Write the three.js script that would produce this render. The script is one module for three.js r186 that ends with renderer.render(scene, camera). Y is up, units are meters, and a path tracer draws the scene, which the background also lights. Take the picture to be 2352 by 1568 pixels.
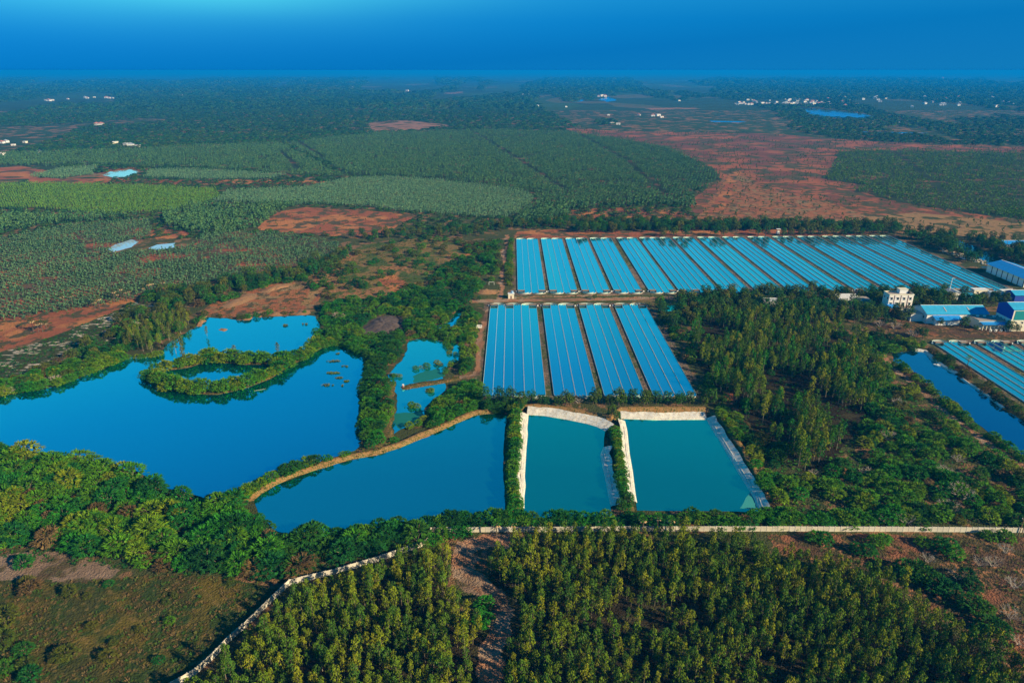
import * as THREE from 'three';
import { mergeGeometries } from 'three/addons/utils/BufferGeometryUtils.js';

// ---------------------------------------------------------------- camera, sky, sun, exposure
const EYE = 140, PITCH = Math.atan((784 - 161) / 1568.4), FOCAL = 1568.4;
const scene = new THREE.Scene();
const camera = new THREE.PerspectiveCamera(2 * Math.atan(784 / FOCAL) * 180 / Math.PI, 1024 / 682, 1, 120000);
camera.position.set(0, EYE, 0);
camera.rotation.x = -PITCH;
const renderer = new THREE.WebGLRenderer({ antialias: true });
renderer.toneMapping = THREE.LinearToneMapping;
renderer.toneMappingExposure = 1.62;
renderer.shadowMap.enabled = true;

const SUN = new THREE.Vector3(0.84, 0.46, 0.50).normalize();
const sun = new THREE.DirectionalLight(new THREE.Color(1, 0.84, 0.55), 5);
sun.name = 'sun';
sun.position.copy(SUN).multiplyScalar(900).add(new THREE.Vector3(0, 0, -400));
sun.target.position.set(0, 0, -400);
sun.castShadow = true;
sun.shadow.mapSize.set(4096, 4096);
Object.assign(sun.shadow.camera, { left: -700, right: 700, top: 700, bottom: -700, near: 10, far: 2400 });
scene.add(sun, sun.target);

{ // blue evening sky: a dusty band at the horizon, a pale bright zone above it, deep blue overhead, lighter to the west
  const W = 2048, H = 1024, d = new Float32Array(W * H * 4);
  const S = [[-90, 0, .08, .25], [0, .001, .108, .315], [1.5, .0015, .122, .35], [3.5, .002, .148, .40], [6, .008, .205, .46], [11, .026, .305, .49], [18, .018, .275, .43], [24, .005, .165, .35], [32, .003, .092, .245], [50, .003, .05, .16], [90, .002, .032, .115]];
  for (let y = 0; y < H; y++) {
    const e = ((y + .5) / H - .5) * 180;
    let k = 0; while (k < S.length - 2 && e > S[k + 1][0]) k++;
    const t = Math.min(1, Math.max(0, (e - S[k][0]) / (S[k + 1][0] - S[k][0]))), c = [1, 2, 3].map((i) => S[k][i] + (S[k + 1][i] - S[k][i]) * t);
    for (let x = 0; x < W; x++) {
      const az = ((x + .5) / W - .5) * 2 * Math.PI, right = Math.cos(az), fwd = -Math.sin(az), a = Math.atan2(right, fwd) * 180 / Math.PI;
      const f = 0.95 - 0.3 * right;
      const streak = Math.exp(-(((a + 25) / 17) ** 2)) * Math.exp(-(((e - 7.2) / 2.9) ** 2)) * (e > 0 ? 1 : 0);
      const wisp = 1 + .05 * Math.sin(a * .31 + e * 1.7) + .04 * Math.sin(a * .13 - e * 2.3 + 1);
      const o = (y * W + x) * 4;
      d[o] = c[0] * f + .075 * streak * wisp; d[o + 1] = c[1] * f + .37 * streak * wisp; d[o + 2] = c[2] * f + .14 * streak * wisp; d[o + 3] = 1;
    }
  }
  const sky = new THREE.DataTexture(d, W, H, THREE.RGBAFormat, THREE.FloatType);
  sky.mapping = THREE.EquirectangularReflectionMapping; sky.magFilter = THREE.LinearFilter; sky.needsUpdate = true;
  scene.background = sky; scene.environment = sky;
}
scene.fog = new THREE.FogExp2(new THREE.Color(0.002, 0.19, 0.52), 0.00013);

// ---------------------------------------------------------------- helpers
let seedState = 1;
const seed = (n) => { seedState = n | 0; };
const rnd = () => { seedState = (seedState + 0x6d2b79f5) | 0; let t = Math.imul(seedState ^ (seedState >>> 15), 1 | seedState); t = (t + Math.imul(t ^ (t >>> 7), 61 | t)) ^ t; return ((t ^ (t >>> 14)) >>> 0) / 4294967296; };
const rr = (a, b) => a + (b - a) * rnd();
const pick = (a) => a[Math.floor(rnd() * a.length)];
const clamp = (x, a = 0, b = 1) => Math.min(b, Math.max(a, x));
const mix = (a, b, t) => a + (b - a) * t;
const sm = (a, b, x) => { const t = clamp((x - a) / (b - a)); return t * t * (3 - 2 * t); };
const H2 = (x, y) => { let h = Math.imul(x, 374761393) + Math.imul(y, 668265263) | 0; h = Math.imul(h ^ (h >>> 13), 1274126177); return ((h ^ (h >>> 16)) >>> 0) / 4294967296; };
const vn = (x, y) => { const i = Math.floor(x), j = Math.floor(y), u = x - i, v = y - j, s = u * u * (3 - 2 * u), t = v * v * (3 - 2 * v); const a = H2(i, j), b = H2(i + 1, j), c = H2(i, j + 1), e = H2(i + 1, j + 1); return a + (b - a) * s + (c - a) * t + (a - b - c + e) * s * t; };
const fbm = (x, y, n = 4) => { let s = 0, a = .5, m = 0; for (let i = 0; i < n; i++) { s += a * vn(x, y); m += a; x = x * 2.03 + 17.3; y = y * 2.03 + 9.1; a *= .5; } return s / m; };

// a point of the ground as surveyed: (u, v) measured on the 2352 x 1568 survey sheet
const CP = Math.cos(PITCH), SP = Math.sin(PITCH);
function G(u, v, h = 0) {
  const dx = (u - 1176) / FOCAL, dy = (784 - v) / FOCAL, ry = -SP + dy * CP, t = -(EYE - h) / ry;
  return [t * dx, -t * (CP + dy * SP)];
}
const poly = (a) => a.map(([u, v]) => G(u, v));
function seen(x, y, z) { const dy = y - EYE, depth = -dy * SP - z * CP, up = dy * CP - z * SP; return [1176 + FOCAL * x / depth, 784 - FOCAL * up / depth, depth]; }
const lanesX = (u, v) => G(u, v)[0];
const bounds = (p) => p.reduce((b, [x, z]) => [Math.min(b[0], x), Math.min(b[1], z), Math.max(b[2], x), Math.max(b[3], z)], [1e9, 1e9, -1e9, -1e9]);
function inside(p, x, z) { let c = false; for (let i = 0, j = p.length - 1; i < p.length; j = i++) { const a = p[i], b = p[j]; if ((a[1] > z) !== (b[1] > z) && x < (b[0] - a[0]) * (z - a[1]) / (b[1] - a[1]) + a[0]) c = !c; } return c; }
function dseg(x, z, a, b) { const vx = b[0] - a[0], vz = b[1] - a[1], t = clamp(((x - a[0]) * vx + (z - a[1]) * vz) / (vx * vx + vz * vz + 1e-9)); return Math.hypot(x - a[0] - vx * t, z - a[1] - vz * t); }
function dpath(x, z, p) { let d = 1e9; for (let i = 1; i < p.length; i++) d = Math.min(d, dseg(x, z, p[i - 1], p[i])); return d; }
function resample(p, step, closed = false) {
  const out = []; const q = closed ? [...p, p[0]] : p;
  for (let i = 1; i < q.length; i++) { const n = Math.max(1, Math.round(Math.hypot(q[i][0] - q[i - 1][0], q[i][1] - q[i - 1][1]) / step)); for (let k = 0; k < n; k++) out.push([mix(q[i - 1][0], q[i][0], k / n), mix(q[i - 1][1], q[i][1], k / n)]); }
  if (!closed) out.push(q[q.length - 1]);
  return out;
}
const wobble = (p, amp, scale, s = 0) => p.map(([x, z]) => [x + (fbm(x / scale + s, z / scale, 3) - .5) * 2 * amp, z + (fbm(x / scale + 50 + s, z / scale + 30, 3) - .5) * 2 * amp]);

const used = new Map();
const numbered = (name) => { const n = used.get(name) ?? 0; used.set(name, n + 1); return n ? name + '_' + String(n).padStart(3, '0') : name; };
const shade = (o) => { o.castShadow = o.receiveShadow = true; return o; };
function tag(o, label, category, group) { o.userData.label = label; o.userData.category = category; if (group) o.userData.group = group; return o; }
function thing(name, label, category, pos = [0, 0, 0], group) { const o = new THREE.Group(); o.name = numbered(name); o.position.set(...pos); scene.add(o); return tag(o, label, category, group); }
function part(name, geo, mat, parent, pos) { const m = shade(new THREE.Mesh(geo, mat)); m.name = name; if (pos) m.position.set(...pos); parent.add(m); return m; }
function struct(name, geo, mat, label) { const m = shade(new THREE.Mesh(geo, mat)); m.name = numbered(name); m.userData.kind = 'structure'; if (label) m.userData.label = label; scene.add(m); return m; }
const C = (r, g, b) => new THREE.Color().setRGB(r, g, b);
const M = (r, g, b, o = {}) => new THREE.MeshStandardMaterial({ color: C(r, g, b), roughness: .9, ...o });
const matte = (o) => new THREE.MeshPhysicalMaterial({ roughness: 1, specularIntensity: .15, ...o });
const boxG = new Map();
const box = (w, h, d) => { const k = [w, h, d].map((x) => x.toFixed(3)).join(); if (!boxG.has(k)) boxG.set(k, new THREE.BoxGeometry(w, h, d)); return boxG.get(k); };

// geometry collector
class GB {
  constructor() { this.p = []; this.n = []; this.c = []; this.uv = []; this.i = []; }
  v(x, y, z, nx, ny, nz, c = [1, 1, 1], u = 0, w = 0) { this.p.push(x, y, z); this.n.push(nx, ny, nz); this.c.push(...c); this.uv.push(u, w); return this.p.length / 3 - 1; }
  tri(a, b, c) { this.i.push(a, b, c); }
  leaf(p, along, across, l, w, c) { // a pointed leaf or spray: a slightly folded diamond
    const nx = along[1] * across[2] - along[2] * across[1], ny = along[2] * across[0] - along[0] * across[2], nz = along[0] * across[1] - along[1] * across[0];
    const a = this.v(p[0] - along[0] * l * .5, p[1] - along[1] * l * .5, p[2] - along[2] * l * .5, nx, ny, nz, c), b = this.v(p[0] + across[0] * w * .5, p[1] + across[1] * w * .5, p[2] + across[2] * w * .5, nx, ny, nz, c);
    const d = this.v(p[0] + along[0] * l * .5, p[1] + along[1] * l * .5, p[2] + along[2] * l * .5, nx, ny, nz, c), e = this.v(p[0] - across[0] * w * .5, p[1] - across[1] * w * .5, p[2] - across[2] * w * .5, nx, ny, nz, c);
    this.tri(a, d, b); this.tri(a, e, d);
  }
  limb(a, b, ra, rb, sides = 5, c = [1, 1, 1]) {
    const d = new THREE.Vector3(b[0] - a[0], b[1] - a[1], b[2] - a[2]).normalize(), u = new THREE.Vector3(Math.abs(d.y) > .9 ? 1 : 0, Math.abs(d.y) > .9 ? 0 : 1, 0).cross(d).normalize(), w = d.clone().cross(u), s = this.p.length / 3;
    for (let k = 0; k < sides; k++) { const t = k / sides * 6.2832, x = u.x * Math.cos(t) + w.x * Math.sin(t), y = u.y * Math.cos(t) + w.y * Math.sin(t), z = u.z * Math.cos(t) + w.z * Math.sin(t); this.v(a[0] + x * ra, a[1] + y * ra, a[2] + z * ra, x, y, z, c); this.v(b[0] + x * rb, b[1] + y * rb, b[2] + z * rb, x, y, z, c); }
    for (let k = 0; k < sides; k++) { const i = s + 2 * k, j = s + 2 * ((k + 1) % sides); this.tri(i, j, i + 1); this.tri(j, j + 1, i + 1); }
  }
  quad(a, b, c, d, n, col, uvs) { const k = [a, b, c, d].map((q, i) => this.v(...q, ...n, col, ...(uvs ? uvs[i] : [0, 0]))); this.tri(k[0], k[1], k[2]); this.tri(k[0], k[2], k[3]); }
  build(normals = true) {
    const g = new THREE.BufferGeometry();
    g.setAttribute('position', new THREE.Float32BufferAttribute(this.p, 3)); g.setAttribute('color', new THREE.Float32BufferAttribute(this.c, 3)); g.setAttribute('uv', new THREE.Float32BufferAttribute(this.uv, 2));
    g.setIndex(this.i);
    if (normals) g.setAttribute('normal', new THREE.Float32BufferAttribute(this.n, 3)); else g.computeVertexNormals();
    return g;
  }
}
function flatPoly(p, y) { // horizontal sheet with uv in metres
  const s = new THREE.Shape(p.map(([x, z]) => new THREE.Vector2(x, -z))), g = new THREE.ShapeGeometry(s);
  g.rotateX(-Math.PI / 2); g.translate(0, y, 0);
  const a = g.attributes.position, uv = new Float32Array(a.count * 2);
  for (let i = 0; i < a.count; i++) { uv[2 * i] = a.getX(i); uv[2 * i + 1] = a.getZ(i); }
  g.setAttribute('uv', new THREE.BufferAttribute(uv, 2));
  return g;
}
function dataTex(W, Hh, f, srgb = true) {
  const d = new Uint8Array(W * Hh * 4);
  for (let y = 0; y < Hh; y++) for (let x = 0; x < W; x++) { const c = f(x, y), o = (y * W + x) * 4; d[o] = c[0]; d[o + 1] = c[1]; d[o + 2] = c[2]; d[o + 3] = 255; }
  const t = new THREE.DataTexture(d, W, Hh); t.wrapS = t.wrapT = THREE.RepeatWrapping; t.magFilter = THREE.LinearFilter; t.minFilter = THREE.LinearMipmapLinearFilter; if (srgb) t.colorSpace = THREE.SRGBColorSpace; t.needsUpdate = true; return t;
}
const toS = (x) => Math.round(255 * clamp(x <= .0031308 ? 12.92 * x : 1.055 * Math.pow(x, 1 / 2.4) - .055));

// ---------------------------------------------------------------- the survey: outlines of waters, fields, tracks
const LAKE = poly([[-60, 925], [30, 905], [90, 897], [146, 882], [202, 860], [253, 841], [281, 830], [300, 820], [340, 819], [372, 812], [377, 795], [405, 776], [443, 756], [471, 729], [520, 731], [553, 737], [580, 726], [591, 729], [641, 727], [701, 724], [724, 727], [735, 748], [727, 768], [745, 790], [790, 795], [829, 811], [846, 820], [844, 836], [846, 859], [838, 880], [838, 922], [836, 954], [835, 986], [840, 1012], [815, 1035], [752, 1055], [724, 1064], [660, 1085], [600, 1108], [545, 1135], [520, 1152], [480, 1150], [440, 1134], [386, 1120], [330, 1092], [238, 1062], [150, 1046], [60, 1034], [-60, 1018]]);
const SPIT = [poly([[383, 848], [428, 842], [471, 828], [508, 828], [565, 833], [615, 833], [645, 832]]), poly([[362, 856], [348, 872], [370, 884], [424, 897], [499, 902], [555, 890], [612, 868], [660, 838], [705, 813], [743, 791], [775, 780]])];
const POND_A = poly([[584, 1144], [607, 1130], [638, 1111], [662, 1103], [702, 1089], [736, 1075], [774, 1065], [812, 1056], [863, 1045], [915, 1030], [965, 1007], [1016, 987], [1083, 956], [1117, 950], [1164, 951], [1158, 1000], [1156, 1080], [1160, 1190], [1000, 1206], [900, 1216], [700, 1236], [630, 1218], [590, 1180]]);
const POND_B = poly([[1212, 953], [1248, 954], [1297, 962], [1347, 972], [1371, 979], [1392, 989], [1387, 1007], [1386, 1033], [1380, 1048], [1385, 1071], [1394, 1110], [1399, 1139], [1406, 1186], [1202, 1190], [1202, 1139], [1205, 1115], [1203, 1095], [1205, 1062], [1207, 1030], [1210, 997], [1209, 984]]);
const POND_C = poly([[1432, 962], [1506, 964], [1624, 963], [1635, 982], [1655, 1013], [1695, 1081], [1735, 1145], [1744, 1176], [1600, 1174], [1464, 1172], [1456, 1131], [1450, 1081], [1443, 1041], [1438, 990], [1430, 970]]);
const MARSH = poly([[939, 781], [972, 777], [1012, 783], [1033, 787], [1060, 791], [1056, 826], [1030, 838], [1014, 863], [1022, 882], [1024, 897], [993, 916], [978, 935], [972, 962], [951, 975], [920, 985], [902, 995], [899, 975], [909, 950], [913, 922], [905, 892], [888, 862], [909, 840], [924, 828], [934, 806]]);
const MARSH_CHANNEL = poly([[1037, 733], [1044, 720], [1052, 711], [1059, 720], [1050, 739], [1060, 748], [1030, 752], [1000, 760], [984, 757], [986, 748], [1020, 744]]);
const CANAL = poly([[2050, 812], [2103, 805], [2124, 807], [2141, 826], [2166, 843], [2194, 859], [2208, 870], [2265, 907], [2303, 938], [2352, 966], [2460, 1030], [2460, 1110], [2352, 1046], [2248, 976], [2208, 937], [2191, 920], [2160, 912], [2149, 892], [2124, 876], [2093, 852], [2054, 831]]);
const SIDE_POND = poly([[1515, 704], [1540, 701], [1562, 702], [1566, 712], [1530, 716], [1512, 712]]);
const DARK_POND = poly([[2188, 556], [2205, 553], [2240, 566], [2290, 587], [2336, 612], [2325, 622], [2280, 606], [2230, 585], [2195, 566]]);
const FIELD_PONDS = [poly([[234, 402], [250, 394], [300, 389], [318, 394], [300, 405], [262, 408]]), poly([[246, 572], [262, 562], [300, 550], [318, 555], [300, 568], [262, 578]]), poly([[340, 570], [360, 562], [400, 558], [400, 568], [360, 574]])];
const FAR_WATERS = [poly([[1836, 248], [1870, 249], [1920, 253], [1990, 262], [2012, 268], [1985, 272], [1930, 271], [1890, 268], [1862, 264], [1850, 256]]), poly([[1308, 235], [1335, 229], [1352, 228], [1330, 234]]), poly([[1375, 228], [1400, 222], [1418, 230], [1395, 234]]), poly([[1960, 302.5], [2060, 303], [2142, 306], [2060, 306.5], [1970, 304.5]]), poly([[1630, 277], [1720, 279], [1700, 281], [1640, 280]]), poly([[870, 250.5], [950, 248.5], [985, 248.5], [910, 252]]), poly([[1075, 221], [1150, 219], [1130, 222], [1085, 223]])];
const WATERS = [LAKE, POND_A, POND_B, POND_C, MARSH, MARSH_CHANNEL, CANAL, SIDE_POND, DARK_POND, ...FIELD_PONDS];
const WATER_BOX = WATERS.map(bounds);

// raceway blocks: [x of the lane edges], far end z, near end z
const nearZ = [G(1176, 697)[1], G(1176, 916)[1]];
const NEAR = [[1107, 1254, 6], [1272, 1372.7, 4], [1387.4, 1483, 4], [1499.5, 1600.5, 4]].map(([a, b, n]) => ({ x0: lanesX(a, 907.7), x1: lanesX(b, 907.7), n, zf: nearZ[0], zn: nearZ[1], paddleFar: true }));
const FAR = [];
{
  const src = [[1290.6, 1344, 4], [1351.6, 1404.8, 4], [1412.7, 1466.5, 4], [1473.5, 1527, 4], [1539.8, 1591, 4], [1596.6, 1673, 6], [1680, 1732, 4], [1741, 1795, 4], [1803, 1856, 4], [1866, 1919, 4], [1928, 1980, 4], [1990, 2043, 4], [2052, 2104, 4], [2111, 2163, 4], [2170, 2222, 4]];
  for (const [a, b, n] of src) { const v = mix(547.5, 541, (a - 1290) / 900), x0 = lanesX(a / 1.0884, v), x1 = lanesX(b / 1.0884, v); FAR.push({ x0, x1, n, zf: G(1176, v)[1], zn: G(1176, mix(676, 672, (a - 1290) / 900))[1], paddleFar: false }); }
}
const SIDE = [];
{ const z0 = G(1176, 782)[1]; for (const [a, b] of [[2157, 2236], [2256, 2335], [2356, 2435]]) SIDE.push({ x0: lanesX(a, 797), x1: lanesX(b, 797), n: 4, zf: z0, zn: z0 + 165, paddleFar: true }); }
const BLOCKS = [...NEAR, ...FAR, ...SIDE];

// tracks (world paths, half width)
const ROAD = poly([[1085, 692], [1150, 690], [1300, 688], [1420, 686], [1500, 685], [1540, 684]]);
const LEFT_TRACK = poly([[1164, 540], [1160, 590], [1154, 630], [1150, 668], [1146, 690], [1120, 715], [1105, 760], [1098, 820], [1094, 862], [1060, 868], [1010, 876], [922, 890]]);
const DIKE = poly([[1150, 940], [1117, 944], [1083, 950], [1016, 980], [965, 1000], [915, 1023], [863, 1038], [812, 1048], [774, 1057], [736, 1067], [702, 1080], [662, 1094], [620, 1112], [590, 1130], [565, 1150]]);
const GULLY = poly([[1180, 1236], [1120, 1240], [1075, 1254], [1058, 1285], [1068, 1315], [1105, 1345], [1145, 1378], [1158, 1410], [1148, 1450], [1132, 1490], [1125, 1530], [1122, 1600]]);
const CANAL_PATH = poly([[2030, 815], [2045, 840], [2080, 865], [2115, 895], [2150, 925], [2180, 950], [2210, 975], [2260, 1010], [2352, 1075]]);
const NEAR_BUND_AB = poly([[1183, 945], [1182, 1000], [1180, 1060], [1180, 1120], [1181, 1180]]);
const NEAR_BUND_BC = poly([[1412, 975], [1413, 1000], [1418, 1050], [1424, 1100], [1434, 1150], [1440, 1180]]);
const NORTH_BUND = poly([[1185, 936], [1230, 936], [1300, 942], [1360, 954], [1400, 962], [1425, 942], [1500, 941], [1625, 942], [1640, 945]]);
const EAST_BUND = poly([[1640, 945], [1682, 998], [1712, 1053], [1740, 1098], [1768, 1165]]);
const WALL_LINE = poly([[2520, 1226], [2352, 1223], [2100, 1221], [1800, 1220], [1500, 1220], [1300, 1221], [1050, 1222], [990, 1223], [977, 1252], [862, 1291], [762, 1320], [665, 1343], [625, 1381], [568, 1437], [524, 1476], [484, 1518], [450, 1548], [413, 1570], [340, 1610]]);

// embankments raise the ground: path, half width of crest, half width of foot, height
const BUNDS = [
  { p: SPIT[0], t: .9, b: 2.6, h: .6 }, { p: SPIT[1], t: 1.0, b: 2.8, h: .6 }, { p: DIKE, t: .8, b: 2.4, h: 1.1 },
  { p: NEAR_BUND_AB, t: 1.4, b: 3.0, h: 1.4 }, { p: NEAR_BUND_BC, t: 1.3, b: 2.9, h: 1.4 }, { p: NORTH_BUND, t: .8, b: 2.6, h: 1.5 }, { p: EAST_BUND, t: .9, b: 2.5, h: 1.6 },
  { p: poly([[921, 893], [960, 884], [1010, 877], [1056, 868]]), t: 1.0, b: 2.6, h: .7 },
  { p: poly([[886, 875], [876, 900], [874, 940], [872, 980], [868, 1008], [840, 1026]]), t: 4, b: 5.6, h: .9 },
];
for (const b of BUNDS) { b.box = bounds(b.p).map((x, i) => x + (i < 2 ? -b.b : b.b)); }
function heightAt(x, z) { let h = 0; for (const b of BUNDS) if (x > b.box[0] && z > b.box[1] && x < b.box[2] && z < b.box[3]) h = Math.max(h, b.h * clamp((b.b - dpath(x, z, b.p)) / (b.b - b.t))); return h; }
const inWater = (x, z) => { for (let k = 0; k < WATERS.length; k++) { const b = WATER_BOX[k]; if (x > b[0] && z > b[1] && x < b[2] && z < b[3] && inside(WATERS[k], x, z)) return true; } return false; };
const inBlock = (x, z, m = 1.5) => BLOCKS.some((b) => x > b.x0 - m && x < b.x1 + m && z > b.zf - m && z < b.zn + m);

// ---------------------------------------------------------------- ground: zones rasterised to world-space colour sheets
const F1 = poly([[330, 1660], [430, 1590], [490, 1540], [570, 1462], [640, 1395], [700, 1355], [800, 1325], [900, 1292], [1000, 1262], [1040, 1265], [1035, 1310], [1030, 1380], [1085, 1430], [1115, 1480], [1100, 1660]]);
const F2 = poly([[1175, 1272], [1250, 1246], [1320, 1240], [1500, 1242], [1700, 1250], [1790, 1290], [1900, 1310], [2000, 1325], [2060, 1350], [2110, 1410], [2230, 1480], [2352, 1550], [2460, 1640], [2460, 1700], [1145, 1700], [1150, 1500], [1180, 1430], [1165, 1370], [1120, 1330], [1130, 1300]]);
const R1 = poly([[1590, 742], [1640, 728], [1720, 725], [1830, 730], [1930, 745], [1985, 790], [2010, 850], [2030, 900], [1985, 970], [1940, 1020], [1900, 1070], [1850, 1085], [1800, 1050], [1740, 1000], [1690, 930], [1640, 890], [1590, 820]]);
const P1 = poly([[-60, 572], [60, 538], [160, 520], [340, 506], [352, 528], [330, 552], [240, 585], [330, 580], [430, 570], [470, 542], [540, 532], [660, 542], [780, 560], [775, 590], [690, 612], [560, 632], [420, 664], [300, 690], [180, 710], [60, 730], [-60, 748]]);
const P2 = poly([[800, 412], [900, 408], [1050, 420], [1200, 440], [1226, 458], [1205, 490], [1140, 502], [960, 488], [760, 470], [600, 468], [490, 462], [520, 440], [700, 432]]);
const P3 = poly([[-80, 424], [150, 422], [330, 428], [500, 436], [500, 456], [410, 486], [250, 492], [80, 478], [-80, 482]]);
const P4 = [poly([[70, 405], [140, 388], [230, 382], [212, 402], [150, 410]]), poly([[325, 408], [345, 392], [420, 390], [560, 396], [660, 404], [600, 412], [420, 413]])];
const P5 = [poly([[-80, 356], [60, 352], [300, 345], [470, 335], [640, 330], [690, 355], [760, 395], [800, 408], [660, 402], [560, 390], [340, 384], [230, 378], [100, 382], [-80, 380]]), poly([[655, 330], [760, 318], [900, 305], [1120, 300], [1300, 304], [1420, 320], [1540, 342], [1640, 392], [1655, 410], [1590, 450], [1480, 462], [1330, 470], [1240, 470], [1225, 448], [1050, 416], [900, 403], [810, 404], [740, 370]])];
const P6 = poly([[1925, 348], [2050, 345], [2352, 352], [2440, 356], [2440, 505], [2300, 498], [2100, 470], [1960, 440], [1990, 425], [1880, 408], [1912, 390]]);
const P7 = poly([[2270, 490], [2352, 480], [2440, 484], [2440, 506], [2352, 502]]);
for (const p of [P2, P3, ...P4, ...P5, P6]) { const q = wobble(resample(p, 9, true), 9, 26); p.length = 0; p.push(...q); }
const RED_PLAIN = poly([[1305, 291], [1400, 300], [1560, 303], [1760, 306], [1960, 322], [2120, 330], [2440, 340], [2440, 352], [1932, 347], [1900, 398], [1990, 430], [2100, 470], [2300, 500], [2440, 515], [2440, 560], [2250, 545], [2000, 524], [1800, 520], [1600, 508], [1580, 462], [1655, 412], [1640, 388], [1530, 337], [1420, 318], [1325, 306]]);
const OPEN_RED = poly([[638, 486], [700, 476], [820, 482], [960, 492], [910, 520], [880, 540], [820, 548], [700, 536], [585, 528], [600, 512]]);
const RED_STRIP = poly([[-80, 768], [0, 742], [120, 712], [250, 690], [330, 668], [410, 645], [425, 655], [350, 690], [270, 712], [180, 748], [90, 782], [-80, 830]]);
const ROCKY = poly([[-80, 830], [60, 795], [150, 762], [300, 700], [400, 655], [450, 655], [430, 705], [390, 760], [320, 800], [210, 848], [80, 892], [-80, 920]]);
const PIT = poly([[440, 722], [500, 690], [560, 668], [640, 648], [730, 634], [760, 650], [720, 705], [700, 724], [640, 722], [590, 724], [550, 732], [480, 726]]);
const DRY_MEADOW = poly([[690, 640], [760, 600], [840, 562], [960, 546], [1060, 550], [1110, 565], [1100, 640], [1000, 665], [880, 682], [760, 690], [710, 670]]);
const DRY_FIELD = poly([[-160, 1330], [0, 1332], [120, 1340], [260, 1330], [420, 1318], [560, 1338], [650, 1350], [600, 1400], [520, 1468], [420, 1560], [330, 1640], [280, 1720], [-160, 1720]]);
const EAST_RED = poly([[1760, 1232], [1900, 1226], [2100, 1230], [2460, 1234], [2460, 1640], [2352, 1540], [2240, 1470], [2120, 1400], [2070, 1340], [2000, 1310], [1900, 1296], [1800, 1280]]);
const YARD = poly([[1990, 742], [2070, 730], [2120, 742], [2352, 750], [2440, 752], [2440, 778], [2200, 776], [2000, 772]]);
const BEHIND = poly([[1185, 532], [1280, 526], [1460, 530], [1700, 526], [1900, 524], [2060, 530], [1960, 540], [1600, 546], [1180, 548]]);
const BETWEEN = poly([[1085, 676], [1300, 677], [1550, 676], [1570, 700], [1200, 700], [1085, 705]]);

const Z = { scrub: 0, red: 1, bare: 2, litter: 3, dry: 4, strip: 5, crop: 6, track: 7, sand: 8, wood: 9, tan: 10, meadow: 11, rocky: 12, cropred: 13, grass: 14, farred: 15, slope: 16, plain: 17 };
const zones = [
  [Z.crop, P2], [Z.crop, P3], ...P4.map((p) => [Z.crop, p]), ...P5.map((p) => [Z.crop, p]), [Z.crop, P6], [Z.crop, P7], [Z.plain, RED_PLAIN],
  [Z.bare, poly([[1600, 502], [1640, 450], [1672, 400], [1720, 392], [1740, 430], [1900, 462], [2010, 502], [1800, 507], [1640, 514]])],
  [Z.tan, poly([[1900, 506], [2100, 488], [2300, 506], [2440, 520], [2440, 560], [2250, 545], [2000, 524]])],
  [Z.crop, P6],
  [Z.red, OPEN_RED], [Z.red, poly([[-80, 388], [50, 382], [110, 392], [70, 410], [-80, 414]])], [Z.red, poly([[60, 408], [330, 411], [700, 414], [760, 418], [700, 424], [330, 424], [60, 420]])],
  [Z.bare, poly([[212, 404], [240, 390], [290, 383], [345, 385], [330, 392], [310, 398], [306, 406], [250, 412]])],
  [Z.bare, poly([[232, 572], [262, 556], [310, 544], [330, 548], [322, 560], [262, 582]])], [Z.red, poly([[340, 540], [380, 525], [440, 532], [420, 545], [360, 552]])],
  [Z.cropred, P1], [Z.red, RED_STRIP], [Z.rocky, ROCKY], [Z.meadow, DRY_MEADOW], [Z.bare, PIT],
  [Z.red, poly([[860, 628], [905, 632], [935, 650], [962, 668], [900, 672], [872, 648]])], [Z.red, poly([[1060, 560], [1075, 560], [1078, 590], [1066, 592]])],
  [Z.red, BEHIND], [Z.red, poly([[1310, 480], [1440, 476], [1560, 484], [1600, 500], [1440, 500], [1320, 502]])], [Z.grass, BETWEEN],
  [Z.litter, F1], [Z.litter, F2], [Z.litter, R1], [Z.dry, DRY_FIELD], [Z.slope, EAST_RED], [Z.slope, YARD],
  [Z.sand, poly([[-40, 1280], [60, 1266], [170, 1272], [275, 1308], [255, 1328], [160, 1342], [60, 1324], [-40, 1336]])], [Z.sand, poly([[22, 1186], [58, 1154], [112, 1147], [96, 1166], [44, 1190]])],
  [Z.sand, poly([[1056, 1282], [1100, 1258], [1165, 1247], [1176, 1256], [1110, 1280], [1082, 1300]])], [Z.sand, poly([[1045, 1335], [1075, 1322], [1120, 1350], [1150, 1382], [1130, 1395], [1062, 1362]])],
  [Z.bare, poly([[1090, 1290], [1130, 1285], [1125, 1315], [1095, 1310]])], [Z.bare, poly([[1900, 1068], [1935, 1062], [1960, 1082], [1945, 1100], [1925, 1090]])], [Z.sand, poly([[1990, 1150], [2030, 1125], [2060, 1130], [2050, 1160], [2000, 1172]])],
  [Z.red, poly([[1660, 905], [1680, 900], [1700, 945], [1680, 940]])], [Z.tan, poly([[1085, 664], [1144, 666], [1142, 676], [1086, 672]])],
  [Z.farred, poly([[840, 283], [930, 276], [1040, 288], [960, 300], [860, 302]])], [Z.farred, poly([[1020, 213], [1060, 210], [1062, 214], [1024, 216]])], [Z.farred, poly([[1480, 248], [1600, 246], [1604, 250], [1490, 252]])], [Z.farred, poly([[2160, 300], [2352, 306], [2352, 312], [2170, 306]])],
];
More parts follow.
